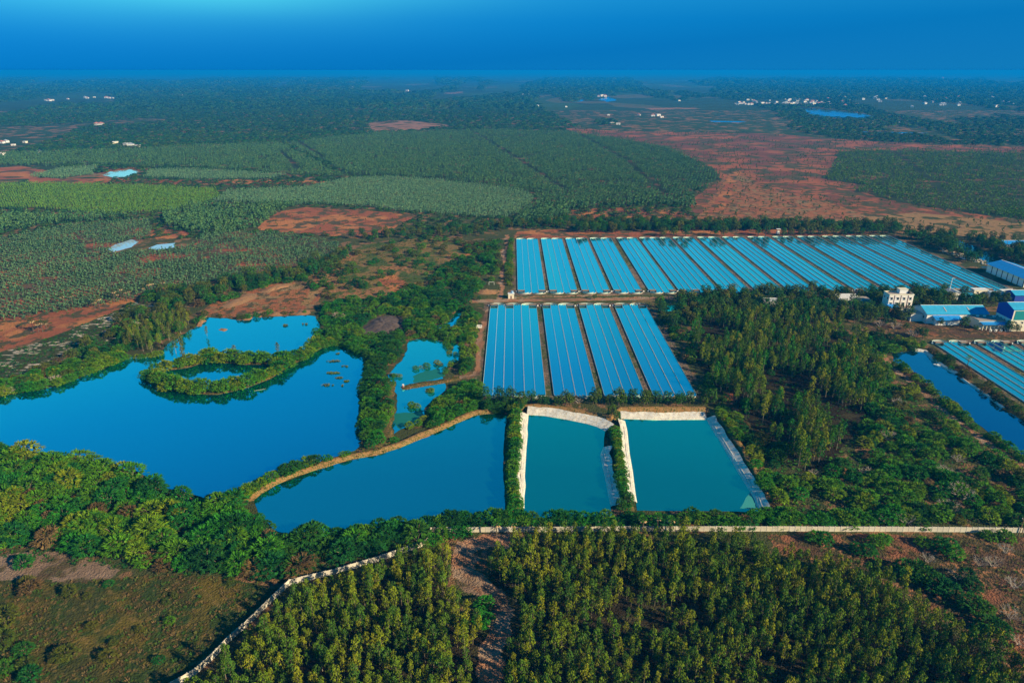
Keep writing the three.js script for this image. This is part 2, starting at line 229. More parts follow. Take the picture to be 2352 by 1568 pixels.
const tracks = [[Z.track, ROAD, 3.2], [Z.track, LEFT_TRACK, 1.5], [Z.track, GULLY, 3.2], [Z.track, CANAL_PATH, 1.5], [Z.track, poly([[1176, 683], [1300, 680], [1420, 677]]), 1.2], [Z.red, poly([[1306, 300], [1308, 280]]), 8], [Z.red, poly([[1690, 395], [1670, 440], [1640, 490]]), 7], [Z.tan, poly([[700, 700], [740, 640], [765, 590]]), 3]];
const ZB = zones.map(([t, p]) => [t, p, bounds(p)]);
function rasterZones(x0, z0, x1, z1, W, Hh) { // type per texel
  const a = new Uint8Array(W * Hh), sx = (x1 - x0) / W, sz = (z1 - z0) / Hh;
  const fill = (t, p) => {
    const b = bounds(p); if (b[2] < x0 || b[0] > x1 || b[3] < z0 || b[1] > z1) return;
    for (let j = Math.max(0, Math.floor((b[1] - z0) / sz)); j <= Math.min(Hh - 1, Math.ceil((b[3] - z0) / sz)); j++) {
      const z = z0 + (j + .5) * sz, xs = [];
      for (let i = 0, k = p.length - 1; i < p.length; k = i++) if ((p[i][1] > z) !== (p[k][1] > z)) xs.push((p[k][0] - p[i][0]) * (z - p[i][1]) / (p[k][1] - p[i][1]) + p[i][0]);
      xs.sort((m, n) => m - n);
      for (let q = 0; q + 1 < xs.length; q += 2) for (let i = Math.max(0, Math.round((xs[q] - x0) / sx)); i < Math.min(W, Math.round((xs[q + 1] - x0) / sx)); i++) a[j * W + i] = t;
    }
  };
  for (const [t, p] of zones) fill(t, p);
  for (const b of BLOCKS) fill(Z.strip, [[b.x0 - 4, b.zf - 2], [b.x1 + 4, b.zf - 2], [b.x1 + 4, b.zn + 2], [b.x0 - 4, b.zn + 2]]);
  for (const [t, p, w] of tracks) for (let i = 1; i < p.length; i++) {
    const [ax, az] = p[i - 1], [bx, bz] = p[i], l = Math.hypot(bx - ax, bz - az) || 1, nx = -(bz - az) / l * w, nz = (bx - ax) / l * w, ex = (bx - ax) / l * w * .6, ez = (bz - az) / l * w * .6;
    fill(t, [[ax + nx - ex, az + nz - ez], [bx + nx + ex, bz + nz + ez], [bx - nx + ex, bz - nz + ez], [ax - nx - ex, az - nz - ez]]);
  }
  return a;
}
const mix3 = (a, b, t) => [mix(a[0], b[0], t), mix(a[1], b[1], t), mix(a[2], b[2], t)];
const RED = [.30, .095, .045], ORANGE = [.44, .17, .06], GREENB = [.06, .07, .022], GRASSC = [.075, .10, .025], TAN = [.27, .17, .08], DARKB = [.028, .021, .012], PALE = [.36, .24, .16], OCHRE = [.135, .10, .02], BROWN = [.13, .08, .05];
function zoneColor(t, x, z, n1, n2, n3) { // n1 coarse patches, n2 middle, n3 fine grain: bare earth, litter and low weeds
  let c;
  switch (t) {
    case Z.red: c = mix3(mix3(RED, ORANGE, sm(.45, .7, n1)), mix3(GREENB, BROWN, n3), sm(.5, .62, n2)); break;
    case Z.plain: c = mix3(mix3([.18, .07, .042], [.34, .11, .05], sm(.4, .65, n1)), mix3([.05, .065, .024], [.12, .085, .04], n3), sm(.45, .6, n2)); break;
    case Z.slope: c = mix3(mix3([.10, .06, .035], [.25, .10, .05], sm(.42, .62, n1)), mix3([.07, .06, .025], [.34, .15, .07], sm(.5, .8, n3)), sm(.42, .6, n2)); break;
    case Z.bare: c = mix3(mix3([.36, .15, .06], RED, n1), TAN, sm(.55, .7, n2)); c = mix3(c, mix3(GREENB, BROWN, n3), sm(.5, .66, fbm(x / 4 + 77, z / 4, 3))); break;
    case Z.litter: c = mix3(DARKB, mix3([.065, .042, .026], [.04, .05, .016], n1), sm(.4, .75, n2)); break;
    case Z.dry: c = mix3(mix3([.06, .062, .018], OCHRE, sm(.38, .70, n1)), [.042, .065, .016], sm(.48, .66, n2)); if (n3 > .68) c = mix3(c, [.22, .13, .045], .45); break;
    case Z.strip: c = mix3([.15, .105, .075], [.075, .085, .03], sm(.45, .6, n1)); if (n3 > .64) c = mix3(c, PALE, .35); break;
    case Z.crop: c = mix3([.035, .055, .022], mix3(BROWN, RED, .4), sm(.6, .8, n2)); break;
    case Z.cropred: c = mix3(mix3([.05, .065, .025], RED, sm(.5, .62, n1)), BROWN, sm(.4, .7, n2)); break;
    case Z.track: c = mix3(mix3([.36, .17, .09], PALE, sm(.4, .75, n2)), BROWN, sm(.55, .8, n1)); break;
    case Z.sand: c = mix3(mix3([.29, .20, .14], [.20, .125, .085], n1), mix3(BROWN, GREENB, n3), sm(.45, .66, n2)); break;
    case Z.tan: c = mix3(mix3(TAN, [.34, .18, .07], n1), GREENB, sm(.52, .66, n2)); break;
    case Z.meadow: c = mix3(mix3([.20, .13, .045], [.30, .14, .06], sm(.5, .7, n1)), GRASSC, sm(.47, .62, n2)); break;
    case Z.rocky: c = mix3([.035, .05, .018], [.07, .07, .03], n1); { const q = fbm(x / 3.2 + 11, z / .9, 2) * .6 + n2 * .4; if (q > .60) c = mix3(c, [.55, .45, .36], sm(.60, .63, q)); } break;
    case Z.grass: c = mix3(mix3(GRASSC, TAN, sm(.5, .65, n1)), GREENB, n3); break;
    case Z.farred: c = mix3([.30, .15, .09], GREENB, sm(.5, .7, n2)); break;
    case Z.wood: c = mix3([.026, .052, .02], [.05, .085, .03], n1); break;
    default: c = mix3(mix3([.04, .06, .02], [.085, .085, .03], n1), [.22, .12, .06], sm(.56, .68, n2));
  }
  const g = .8 + .4 * n3; return [c[0] * g, c[1] * g, c[2] * g];
}
const TILES = [[-360, -430, 360, -70, 2048, 1024, 1], [-740, -920, 740, -430, 2048, 768, 1.6], [-2150, -2700, 2150, -920, 2048, 1024, 4], [-8200, -10500, 8200, -2700, 2048, 1024, 16]];
function tileTexture([x0, z0, x1, z1, W, Hh, k], far) {
  const zone = rasterZones(x0, z0, x1, z1, W, Hh), sx = (x1 - x0) / W, sz = (z1 - z0) / Hh;
  return dataTex(W, Hh, (i, j) => {
    const x = x0 + (i + .5) * sx, z = z0 + (j + .5) * sz;
    const n1 = fbm(x / (14 * k), z / (14 * k), 3), n2 = fbm(x / (5 * k) + 40, z / (5 * k) + 7, 3), n3 = fbm(x / (1.1 * k) + 9, z / (1.1 * k) + 80, 2);
    const jx = (n2 - .5) * 9 * k + (n3 - .5) * 3 * k, jz = (n1 - .5) * 9 * k + (fbm(x / (1.3 * k) + 300, z / (1.3 * k), 1) - .5) * 3 * k;
    const zi = clamp(Math.round(i + jx * .35 / sx), 0, W - 1), zj = clamp(Math.round(j + jz * .35 / sz), 0, Hh - 1);
    let t = zone[zj * W + zi];
    if (far && t === 0) { // patchwork of woods, fields and fallow
      const q = fbm(x / 700 + 3, z / 1500, 3), r = fbm(x / 260, z / 600 + 8, 3);
      const c = r > .68 ? mix3([.13, .095, .05], [.07, .10, .03], n2) : q > .52 ? mix3([.05, .10, .03], [.035, .075, .026], n2) : mix3([.026, .052, .02], [.045, .08, .028], n2);
      return c.map(toS);
    }
    if (k === 4 && t === 0 && n2 < .6) t = Z.wood;
    return zoneColor(t, x, z, n1, n2, n3).map(toS);
  });
}
const grain = dataTex(512, 512, (i, j) => { const v = 255 * clamp(.5 + (fbm(i / 9, j / 9, 4) - .5) * 1.6); return [v, v, v]; }, false);
function groundMaterial(map, bw, bh) {
  const b = grain.clone(); b.repeat.set(bw, bh); b.needsUpdate = true;
  return matte({ map, bumpMap: b, bumpScale: .35 });
}
{
  const gb = new GB(), groups = [], mats = [];
  const rect = (x0, z0, x1, z1, mat, uv) => { const s = gb.i.length; gb.quad([x0, 0, z1], [x1, 0, z1], [x1, 0, z0], [x0, 0, z0], [0, 1, 0], [1, 1, 1], uv ?? [[x0 / 600, z1 / 600], [x1 / 600, z1 / 600], [x1 / 600, z0 / 600], [x0 / 600, z0 / 600]]); groups.push([s, 6, mat]); };
  TILES.forEach((t, i) => { t[6] = t[6]; mats.push(groundMaterial(tileTexture(t, i === 3), (t[2] - t[0]) / 22 / (i + 1), (t[3] - t[1]) / 22 / (i + 1))); rect(t[0], t[1], t[2], t[3], i, [[0, 1], [1, 1], [1, 0], [0, 0]]); });
  const wild = dataTex(512, 512, (i, j) => { // repeats every 600 m beyond the surveyed land
    const per = (x) => Math.sin(x / 512 * 6.2832), x = per(i) * 3 + per(2 * j + 60) , z = per(i + 128) * 3 + per(j) * 2.2, n = fbm(x * 1.3 + 9, z * 1.3 + per(j + 128) * 2, 4); return mix3([.026, .052, .02], [.05, .085, .03], sm(.3, .7, n)).map(toS); });
  mats.push(matte({ map: wild }));
  const B = 60000, W = 4;
  TILES.forEach(([x0, z0, x1, z1]) => { rect(-B, z0, x0, z1, W); rect(x1, z0, B, z1, W); });
  rect(-B, TILES[0][3], B, 4000, W); rect(-B, -B, B, TILES[3][1], W);
  const g = gb.build(); groups.forEach((a) => g.addGroup(...a));
  const m = shade(new THREE.Mesh(g, mats)); m.name = 'ground'; m.userData.kind = 'structure'; m.userData.label = 'flat scrub land of red earth, fields and woods reaching the horizon'; scene.add(m);
}

// ---------------------------------------------------------------- waters
const ripple = dataTex(256, 256, (i, j) => { const a = i / 256 * 6.2832, b = j / 256 * 6.2832, v = 128 + 30 * Math.sin(a * 5 + Math.sin(b * 3)) * Math.sin(b * 7 + Math.sin(a * 4)) + 40 * (fbm(i / 6, j / 6, 2) - .5); return [v, v, v]; }, false);
const wind = dataTex(512, 512, (i, j) => { const n = fbm(i / 70, j / 26, 4), v = 255 * clamp(.35 + 1.3 * sm(.45, .75, n)); return [v, v, v]; }, false);
function waterMat(r, g, b, metal, rough, bump = .012) {
  const w = wind.clone(); w.repeat.set(1 / 120, 1 / 120); w.needsUpdate = true;
  const t = ripple.clone(); t.repeat.set(1 / 9, 1 / 9); t.needsUpdate = true;
  return new THREE.MeshPhysicalMaterial({ color: C(r, g, b), metalness: metal, roughness: rough * 2.2, roughnessMap: w, ior: 1.33, bumpMap: t, bumpScale: bump });
}
const W_LAKE = waterMat(.04, .70, .80, .97, .04), W_POND = waterMat(.04, .90, .58, .97, .05), W_BLUE = waterMat(.05, .82, .72, .97, .04), W_RACES = [[.3, .96, .94], [.25, .90, .92], [.3, .98, .90], [.22, .86, .86], [.24, .86, .76], [.2, .78, .74]].map((c) => waterMat(...c, .98, .035, .008)), W_MARSH = waterMat(.08, .92, .82, .96, .04), W_DARK = waterMat(.04, .34, .54, .97, .05), W_SILT = waterMat(.62, .72, .80, .45, .05), W_FAR = waterMat(.85, .95, 1, .97, .08);
const shore = (p, amp = 1.2, step = 2.5) => wobble(resample(p, step, true), amp, 5);
struct('lake', flatPoly(shore(LAKE), .05), W_LAKE, 'wide blue lake with a hooked bushy spit');
struct('pond', flatPoly(shore(POND_A, .6), .05), W_BLUE, 'blue green pond below the ochre dike');
struct('pond', flatPoly(shore(POND_B, .4), .05), W_POND, 'teal pond between the two bushy banks');
struct('pond', flatPoly(shore(POND_C, .3), .05), W_POND, 'teal pond with white lining on its right bank');
struct('pond', flatPoly(shore(MARSH), .05), W_MARSH, 'shallow marsh pond left of the raceways');
struct('pond', flatPoly(shore(MARSH_CHANNEL, .6, 1.5), .05), W_LAKE, 'narrow marsh channel among shrubs');
struct('canal', flatPoly(shore(CANAL, .7), .05), W_DARK, 'deep blue canal beside the right raceways');
struct('pond', flatPoly(shore(SIDE_POND, .4, 1.5), .05), W_POND, 'small dark pond right of the track');
struct('pond', flatPoly(shore(DARK_POND, .6), .05), W_DARK, 'dark blue pond behind the sheds');
FIELD_PONDS.forEach((p, i) => struct('pond', flatPoly(shore(p, 1.2), .05), W_SILT, ['pale pond in orange pit among the far fields', 'pale pond inside the near plantation', 'small pale pool right of the plantation pond'][i]));
FAR_WATERS.forEach((p) => struct('water', flatPoly(wobble(resample(p, 25, true), 9, 50), .12), W_FAR));
{ const p = poly([[1700, 1168], [1725, 1128], [1736, 1146], [1743, 1170]]); const m = struct('sunken_liner', flatPoly(wobble(resample(p, 1.2, true), .5, 2), .075), new THREE.MeshStandardMaterial({ color: C(.05, .30, .27), roughness: .35 }), 'pale liner sheet lying under the pond corner'); }
// shallow beds with pale green algae in the marsh
const W_ALGAE = new THREE.MeshPhysicalMaterial({ color: C(.02, .19, .13), roughness: .28, metalness: .25, ior: 1.33 });
[[[945, 866], [980, 852], [1010, 846], [1016, 862], [985, 874], [950, 878]], [[906, 972], [914, 946], [950, 945], [978, 940], [972, 962], [948, 974], [915, 986]]].forEach((p) => struct('algae_shallows', flatPoly(wobble(resample(poly(p), 1, true), 2.4, 4), .068), W_ALGAE, 'pale green algae in the marsh shallows'));

// ---------------------------------------------------------------- embankments and liners
const earthTex = dataTex(512, 512, (i, j) => { const n1 = fbm(i / 60, j / 60, 4), n2 = fbm(i / 14 + 30, j / 14, 3), n3 = fbm(i / 4, j / 4, 2); return mix3(mix3([.26, .12, .04], [.34, .20, .09], n1), [.09, .09, .022], sm(.45, .7, n2)).map((v) => toS(v * (.85 + .3 * n3))); });
earthTex.repeat.set(1 / 12, 1 / 12);
const M_EARTH = matte({ map: earthTex });
const bankTex = dataTex(256, 256, (i, j) => { const n1 = fbm(i / 30, j / 30, 4), n2 = fbm(i / 9 + 30, j / 9, 3), n3 = fbm(i / 3, j / 3, 2); return mix3(mix3([.05, .065, .018], [.11, .075, .03], n1), [.26, .13, .05], sm(.6, .7, n2)).map((v) => toS(v * (.75 + .5 * n3))); });
bankTex.repeat.set(1 / 10, 1 / 10);
const M_BANK = matte({ map: bankTex });
function bundMesh(b) {
  const p = resample(b.p, 1.2), gb = new GB(), prof = [[-b.b, -.05], [-mix(b.b, b.t, .5), b.h * .45], [-b.t, b.h], [0, b.h * 1.04], [b.t, b.h], [mix(b.b, b.t, .5), b.h * .45], [b.b, -.05]];
  let run = 0;
  p.forEach(([x, z], i) => {
    const a = p[Math.max(0, i - 1)], c = p[Math.min(p.length - 1, i + 1)], l = Math.hypot(c[0] - a[0], c[1] - a[1]) || 1, nx = -(c[1] - a[1]) / l, nz = (c[0] - a[0]) / l;
    if (i) run += Math.hypot(x - p[i - 1][0], z - p[i - 1][1]);
    const end = Math.min(1, i / 3, (p.length - 1 - i) / 3);
    prof.forEach(([s, y], k) => { const w = 1 + (fbm(x / 3 + k * 7, z / 3, 2) - .5) * .4 + (fbm(x / 9 + k * 3, z / 9 + 5, 2) - .5) * .9, X = x + nx * s * w, Zz = z + nz * s * w; gb.v(X, y > 0 ? y * end * (1 + (fbm(X / 2, Zz / 2, 2) - .5) * .3) - .02 : y, Zz, 0, 1, 0, [1, 1, 1], run, s); });
    if (i) for (let k = 0; k < 6; k++) { const q = (i - 1) * 7 + k; gb.tri(q, q + 1, q + 8); gb.tri(q, q + 8, q + 7); }
  });
  return gb.build(false);
}
['bushy spit bank across the lake, inner arm', 'bushy hooked spit bank in the lake, outer arm', 'ochre dike between the lake and the pond', 'bushy bank between the first two ponds', 'bushy bank between the two teal ponds', 'bank above the teal ponds', 'bank right of the last teal pond', 'thin grassy dyke in the marsh', 'wooded bank between lake and marsh'].forEach((l, i) => struct('embankment', bundMesh(BUNDS[i]), [0, 1, 3, 4, 7, 8].includes(i) ? M_BANK : M_EARTH, l));

const linerTex = dataTex(512, 256, (i, j) => { const n = fbm(i / 40, j / 18, 4), s = fbm(i / 5 + 60, j / 40, 3), o = sm(.62, .72, fbm(i / 25 + 90, j / 20, 3)); return mix3(mix3([.64, .58, .49], [.80, .76, .69], n), [.50, .33, .14], o * .7).map((v) => toS(v * (.66 + .5 * s))); });
linerTex.repeat.set(1 / 9, 1 / 5);
const M_LINER = new THREE.MeshStandardMaterial({ map: linerTex, roughness: .42, side: THREE.DoubleSide });
function liner(edge, label, width, rise, side, lip = .5) { // a plastic sheet down a bank: edge = water line, side = +1 left of the path
  const p = resample(edge, .7), gb = new GB(), o = thing('pond_liner', label, 'pond liner', [p[0][0], 0, p[0][1]], 'white plastic sheets lining the teal ponds'), N = 6;
  let run = 0;
  p.forEach(([x, z], i) => {
    const a = p[Math.max(0, i - 2)], c = p[Math.min(p.length - 1, i + 2)], l = Math.hypot(c[0] - a[0], c[1] - a[1]) || 1, nx = -(c[1] - a[1]) / l * side, nz = (c[0] - a[0]) / l * side;
    if (i) run += Math.hypot(x - p[i - 1][0], z - p[i - 1][1]);
    for (let k = 0; k <= N; k++) {
      const t = k / N, w = width * (1 + (fbm(run / 6, 3, 2) - .5) * .3), fold = (fbm(run * .9, t * 2, 3) - .5) * .5 + (fbm(run * .25, t * 3 + 9, 2) - .5) * .3 + (H2(Math.floor(run / 2.6), 5) > .6 ? .12 * Math.exp(-((((run % 2.6) - 1.3) / .2) ** 2)) : 0), s = -.4 + t * (w + .4);
      const bulge = lip && k === 1 ? .22 : 0;
      gb.v(x + nx * s - p[0][0], clamp(-.08 + Math.pow(t, .9) * rise + (k > 0 ? fold + bulge : 0), -.1, 4) + .16, z + nz * s - p[0][1], 0, 1, 0, [1, 1, 1], run, s);
    }
    if (i) for (let k = 0; k < N; k++) { const q = (i - 1) * (N + 1) + k; gb.tri(q, q + 1, q + N + 2); gb.tri(q, q + N + 2, q + N + 1); }
  });
  part('sheet', gb.build(false), M_LINER, o);
  const rope = new THREE.CatmullRomCurve3(resample(edge, 4).map(([x, z], i, r) => { const a = r[Math.max(0, i - 1)], c = r[Math.min(r.length - 1, i + 1)], l = Math.hypot(c[0] - a[0], c[1] - a[1]) || 1; return new THREE.Vector3(x - (c[1] - a[1]) / l * side * width * .35 - p[0][0], rise * .36 + .2, z + (c[0] - a[0]) / l * side * width * .35 - p[0][1]); }));
  part('seam_roll', new THREE.TubeGeometry(rope, Math.round(run / 1.2), .16, 5), M_LINER, o);
}
liner(poly([[1212, 953], [1209, 984], [1210, 997], [1207, 1030], [1205, 1062], [1203, 1095], [1205, 1115], [1202, 1140], [1202, 1168]]), 'white lining on the left bank of the first teal pond', 3.0, 1.5, -1 * -1);
liner(poly([[1210, 952], [1248, 954], [1297, 962], [1347, 972], [1371, 979], [1393, 990]]), 'wide pale lining along the top bank of the first teal pond', 4.8, 1.6, -1);
liner(poly([[1388, 1028], [1381, 1046], [1386, 1071], [1395, 1110], [1400, 1139], [1406, 1164]]), 'bluish shaded lining on the right bank of the first teal pond', 3.2, 1.5, -1);
liner(poly([[1434, 968], [1439, 990], [1444, 1041], [1451, 1081], [1457, 1131], [1461, 1155]]), 'cream lining on the left bank of the second teal pond', 2.7, 1.5, 1);
liner(poly([[1426, 961], [1506, 964], [1624, 963]]), 'straight cream lining along the top bank of the second teal pond', 3.9, 1.5, -1);
liner(poly([[1624, 962], [1635, 982], [1655, 1013], [1695, 1081], [1735, 1145], [1745, 1174]]), 'long bluish lining on the right bank of the second teal pond', 3.2, 1.7, -1);
{ // torn lining along the canal
  const e = [[2103, 806], [2124, 808], [2141, 827], [2166, 844], [2194, 860]], e2 = [[2208, 871], [2265, 908], [2303, 938]];
  liner(poly(e), 'torn white lining at the head of the blue canal', 1.6, .9, -1, 0); liner(poly(e2), 'thin white lining strip along the blue canal', .9, .6, -1, 0);
}

// ---------------------------------------------------------------- raceway ponds
const concTex = dataTex(256, 256, (i, j) => { const n = fbm(i / 30, j / 30, 4), s = fbm(i / 4, j / 16, 3); return mix3([.38, .34, .29], [.56, .51, .44], n).map((v) => toS(v * (.75 + .45 * s))); });
concTex.repeat.set(.25, .25);
const M_CONC = new THREE.MeshStandardMaterial({ map: concTex, roughness: .9 }), M_STEEL = M(.30, .24, .20, { roughness: .6, metalness: .2 }), M_RUST = M(.22, .11, .06), M_DARKBOX = M(.05, .045, .045), M_WHITE = M(.74, .72, .68), M_BLUEBOX = M(.25, .42, .62);
function stadium(x0, x1, zf, zn, inset) { // plan outline, semicircular ends
  const r = (x1 - x0) / 2 - inset, cx = (x0 + x1) / 2, R = (x1 - x0) / 2, out = [];
  for (let k = 0; k <= 16; k++) { const a = Math.PI * k / 16; out.push([cx + r * Math.cos(a), (zn - R * .8) + r * .8 * Math.sin(a)]); }
  for (let k = 0; k <= 16; k++) { const a = Math.PI + Math.PI * k / 16; out.push([cx + r * Math.cos(a), (zf + R * .8) + r * .8 * Math.sin(a)]); }
  return out;
}
function kerb(outer, inner, h) {
  const s = new THREE.Shape(outer.map(([x, z]) => new THREE.Vector2(x, -z))); s.holes.push(new THREE.Path(inner.map(([x, z]) => new THREE.Vector2(x, -z))));
  const g = new THREE.ExtrudeGeometry(s, { depth: h, bevelEnabled: false }); g.rotateX(-Math.PI / 2); return g;
}
function arcWall(cx, cz, r, sgn, h, w) { // a curved guide vane
  const s = new THREE.Shape(), pts = [], q = [];
  for (let k = 0; k <= 12; k++) { const a = Math.PI * (.06 + .88 * k / 12); pts.push(new THREE.Vector2(cx + (r + w) * Math.cos(a), -(cz + sgn * (r + w) * .8 * Math.sin(a)))); q.unshift(new THREE.Vector2(cx + r * Math.cos(a), -(cz + sgn * r * .8 * Math.sin(a)))); }
  s.setFromPoints([...pts, ...q]);
  const g = new THREE.ExtrudeGeometry(s, { depth: h, bevelEnabled: false }); g.rotateX(-Math.PI / 2); return g;
}
const wheelGeos = new Map();
function wheelGeo(w) {
  const k = w.toFixed(1); if (wheelGeos.has(k)) return wheelGeos.get(k);
  const a = [], ax = new THREE.CylinderGeometry(.09, .09, w, 8); ax.rotateZ(Math.PI / 2); a.push(ax);
  for (let i = 0; i < 6; i++) { const b = new THREE.BoxGeometry(w * .94, .62, .05); b.translate(0, .42, 0); b.rotateX(i * Math.PI / 3); a.push(b); }
  const g = mergeGeometries(a); wheelGeos.set(k, g); return g;
}
function raceway(x0, x1, zf, zn, paddleLeft, paddleFar, label, group, detail, tint) {
  const cx = (x0 + x1) / 2, R = (x1 - x0) / 2, o = thing('raceway_pond', label, 'algae pond', [cx, 0, (zf + zn) / 2], group), mz = (zf + zn) / 2, half = (zn - zf) / 2;
  const L = (p) => p.map(([x, z]) => [x, z]);
  const out = stadium(-R, R, -half, half, .02), inn = stadium(-R, R, -half, half, .11);
  part('rim', kerb(L(out), L(inn), .52), M_CONC, o);
  const w = flatPoly(inn, .12); part('water', w, tint, o);
  part('divider', box(.11, .50, zn - zf - R * 1.7), M_CONC, o, [0, .25, 0]);
  for (const sgn of [-1, 1]) for (const q of (detail ? [.38, .68] : [.55])) part('guide_vane', arcWall(0, sgn * (half - R * .8), R * q, sgn, .5, .14), M_CONC, o);
  const pz = (paddleFar ? -half + R * 1.05 : half - R * 1.05), px = (paddleLeft ? -1 : 1) * R * .5, W = R - .5;
  const pw = part('paddle_wheel', wheelGeo(W), M_STEEL, o, [px, .95, pz]);
  part('walkway', box(W, .1, .5), M_WHITE, o, [px, 1.15, pz - 1.25]); part('walkway', box(W, .1, .5), M_RUST, o, [px, .95, pz + 1.25]);
  for (const s of [-1, 1]) part('bearing_post', box(.3, 1.1, 2.6), M_DARKBOX, o, [px + s * (W / 2 + .08), .58, pz]);
  part('motor_box', box(.9, .7, .7), M_WHITE, o, [px + (paddleLeft ? -1 : 1) * (W / 2 + 1.0), .4, pz]);
  return o;
}
const ORD = ['first', 'second', 'third', 'fourth', 'fifth', 'sixth', 'seventh', 'eighth', 'ninth', 'tenth', 'eleventh', 'twelfth', 'thirteenth', 'fourteenth', 'fifteenth', 'sixteenth', 'seventeenth', 'eighteenth', 'nineteenth', 'twentieth', 'twenty-first', 'twenty-second', 'twenty-third', 'twenty-fourth', 'twenty-fifth', 'twenty-sixth', 'twenty-seventh', 'twenty-eighth', 'twenty-ninth', 'thirtieth', 'thirty-first', 'thirty-second', 'thirty-third'];
for (const [list, where, group, detail] of [[NEAR, 'in the short middle block below the track', 'raceways of the middle block', true], [FAR, 'in the long block above the track', 'raceways of the long upper block', false], [SIDE, 'in the block beside the canal', 'raceways beside the canal', true]]) {
  let k = 0;
  for (const b of list) { const m = b.n / 2, w = (b.x1 - b.x0) / m; for (let i = 0; i < m; i++) raceway(b.x0 + i * w, b.x0 + (i + 1) * w, b.zf, b.zn, m === 2 ? i === 0 : i < 2, b.paddleFar, `blue raceway pond, ${ORD[k++]} from the left ${where}`, group, detail, W_RACES[list === FAR && k > 21 ? 3 + Math.floor(H2(k, 3) * 3) : Math.floor(H2(k, 8) * 4)]); }
}

// ---------------------------------------------------------------- boundary wall of panels and posts
{
  const wallTex = dataTex(256, 256, (i, j) => { const n = fbm(i / 40, j / 40, 4), s = sm(.5, .75, fbm(i / 3, j / 60, 3)), d = sm(.6, .7, fbm(i / 16 + 9, j / 12, 3)); return mix3(mix3([.62, .56, .45], [.74, .70, .60], n), [.22, .17, .12], .45 * s + .3 * d).map(toS); });
  const tones = [[1, 1, 1], [.93, .92, .90], [1, .96, .88], [.86, .85, .84]].map((c) => new THREE.MeshStandardMaterial({ map: wallTex, color: C(...c), roughness: .95 })), mp = M(.55, .50, .42);
  const runs = [[WALL_LINE.slice(0, 8), 'long straight whitish panel wall behind the front plantation'], [WALL_LINE.slice(7), 'zigzag whitish panel wall running down beside the dry field']];
  seed(71);
  for (const [line, label] of runs) {
    const o = thing('boundary_wall', label, 'wall', [line[0][0], 0, line[0][1]]);
    for (let i = 1; i < line.length; i++) {
      const [ax, az] = line[i - 1], [bx, bz] = line[i], l = Math.hypot(bx - ax, bz - az), n = Math.max(1, Math.round(l / 1.85)), a = Math.atan2(-(bz - az), bx - ax), w = l / n;
      for (let k = 0; k < n; k++) {
        const t = (k + .5) / n, x = mix(ax, bx, t) - line[0][0], z = mix(az, bz, t) - line[0][1], h = 1.95;
        const m = part('wall_panel', box(w - .2, h, .12), pick(tones), o, [x, h / 2 + rr(-.06, .05), z]); m.rotation.set(rr(-.015, .015), a, 0);
        const q = part('wall_post', box(.2, 2.1, .22), mp, o, [mix(ax, bx, k / n) - line[0][0], 1.05, mix(az, bz, k / n) - line[0][1]]); q.rotation.y = a;
      }
    }
  }
}

// ---------------------------------------------------------------- buildings
const M_CREAM = M(.74, .66, .50), M_WALL = M(.72, .70, .68), M_PINKW = M(.74, .68, .62), M_BROWNTRIM = M(.20, .10, .09), M_GLASS = M(.03, .05, .07, { roughness: .12, metalness: .2 }), M_NAVY = M(.01, .05, .34), M_TEAL = M(.03, .34, .36, { roughness: .15, metalness: .3 }), M_BRICK = M(.36, .14, .09), M_CONCROOF = M(.34, .28, .24);
const roofTex = dataTex(128, 128, (i, j) => { const r = (i % 16) < 3 ? .86 : 1, n = .85 + .3 * fbm(i / 30, j / 12, 3); return [toS(r * n * .8), toS(r * n * .8), toS(r * n * .8)]; });
roofTex.repeat.set(.25, .1);
const roofM = (r, g, b) => new THREE.MeshStandardMaterial({ map: roofTex, color: C(r, g, b), roughness: .45 });
const M_ROOF = roofM(.02, .33, .85), M_ROOFC = roofM(.05, .48, .78), M_GREYROOF = roofM(.50, .52, .54);
function at(u, v) { const [x, z] = G(u, v); return [x, 0, z]; }
function gableRoof(w, d, rise, along, over, th = .14) { // ridge along 'x' or 'z', origin at eave height, centre
  const gb = [], W = along === 'x' ? w : d, D = along === 'x' ? d : w, half = D / 2 + over, slope = Math.hypot(half, rise), a = Math.atan2(rise, half);
  for (const s of [-1, 1]) { const g = new THREE.BoxGeometry(W + 2 * over, th, slope); const uv = g.attributes.uv; for (let i = 0; i < uv.count; i++) uv.setXY(i, uv.getX(i) * W, uv.getY(i) * slope); g.rotateX(s * a); g.translate(0, rise / 2 + .05, s * half / 2); gb.push(g); }
  const ridge = new THREE.BoxGeometry(W + 2 * over + .02, .12, .5); ridge.translate(0, rise + .14, 0);
  const g = mergeGeometries(gb); if (along === 'z') { g.rotateY(Math.PI / 2); ridge.rotateY(Math.PI / 2); }
  return [g, ridge];
}
function gableEnds(w, d, rise, along, th = .2) {
  const D = along === 'x' ? d : w, W = along === 'x' ? w : d, s = new THREE.Shape([new THREE.Vector2(-D / 2, 0), new THREE.Vector2(D / 2, 0), new THREE.Vector2(0, rise)]);
  const mk = (sgn) => { const g = new THREE.ExtrudeGeometry(s, { depth: th, bevelEnabled: false }); g.rotateY(Math.PI / 2); g.translate(sgn > 0 ? W / 2 - th : -W / 2, 0, 0); if (along === 'z') g.rotateY(-Math.PI / 2); return g; };
  return [mk(-1), mk(1)];
}
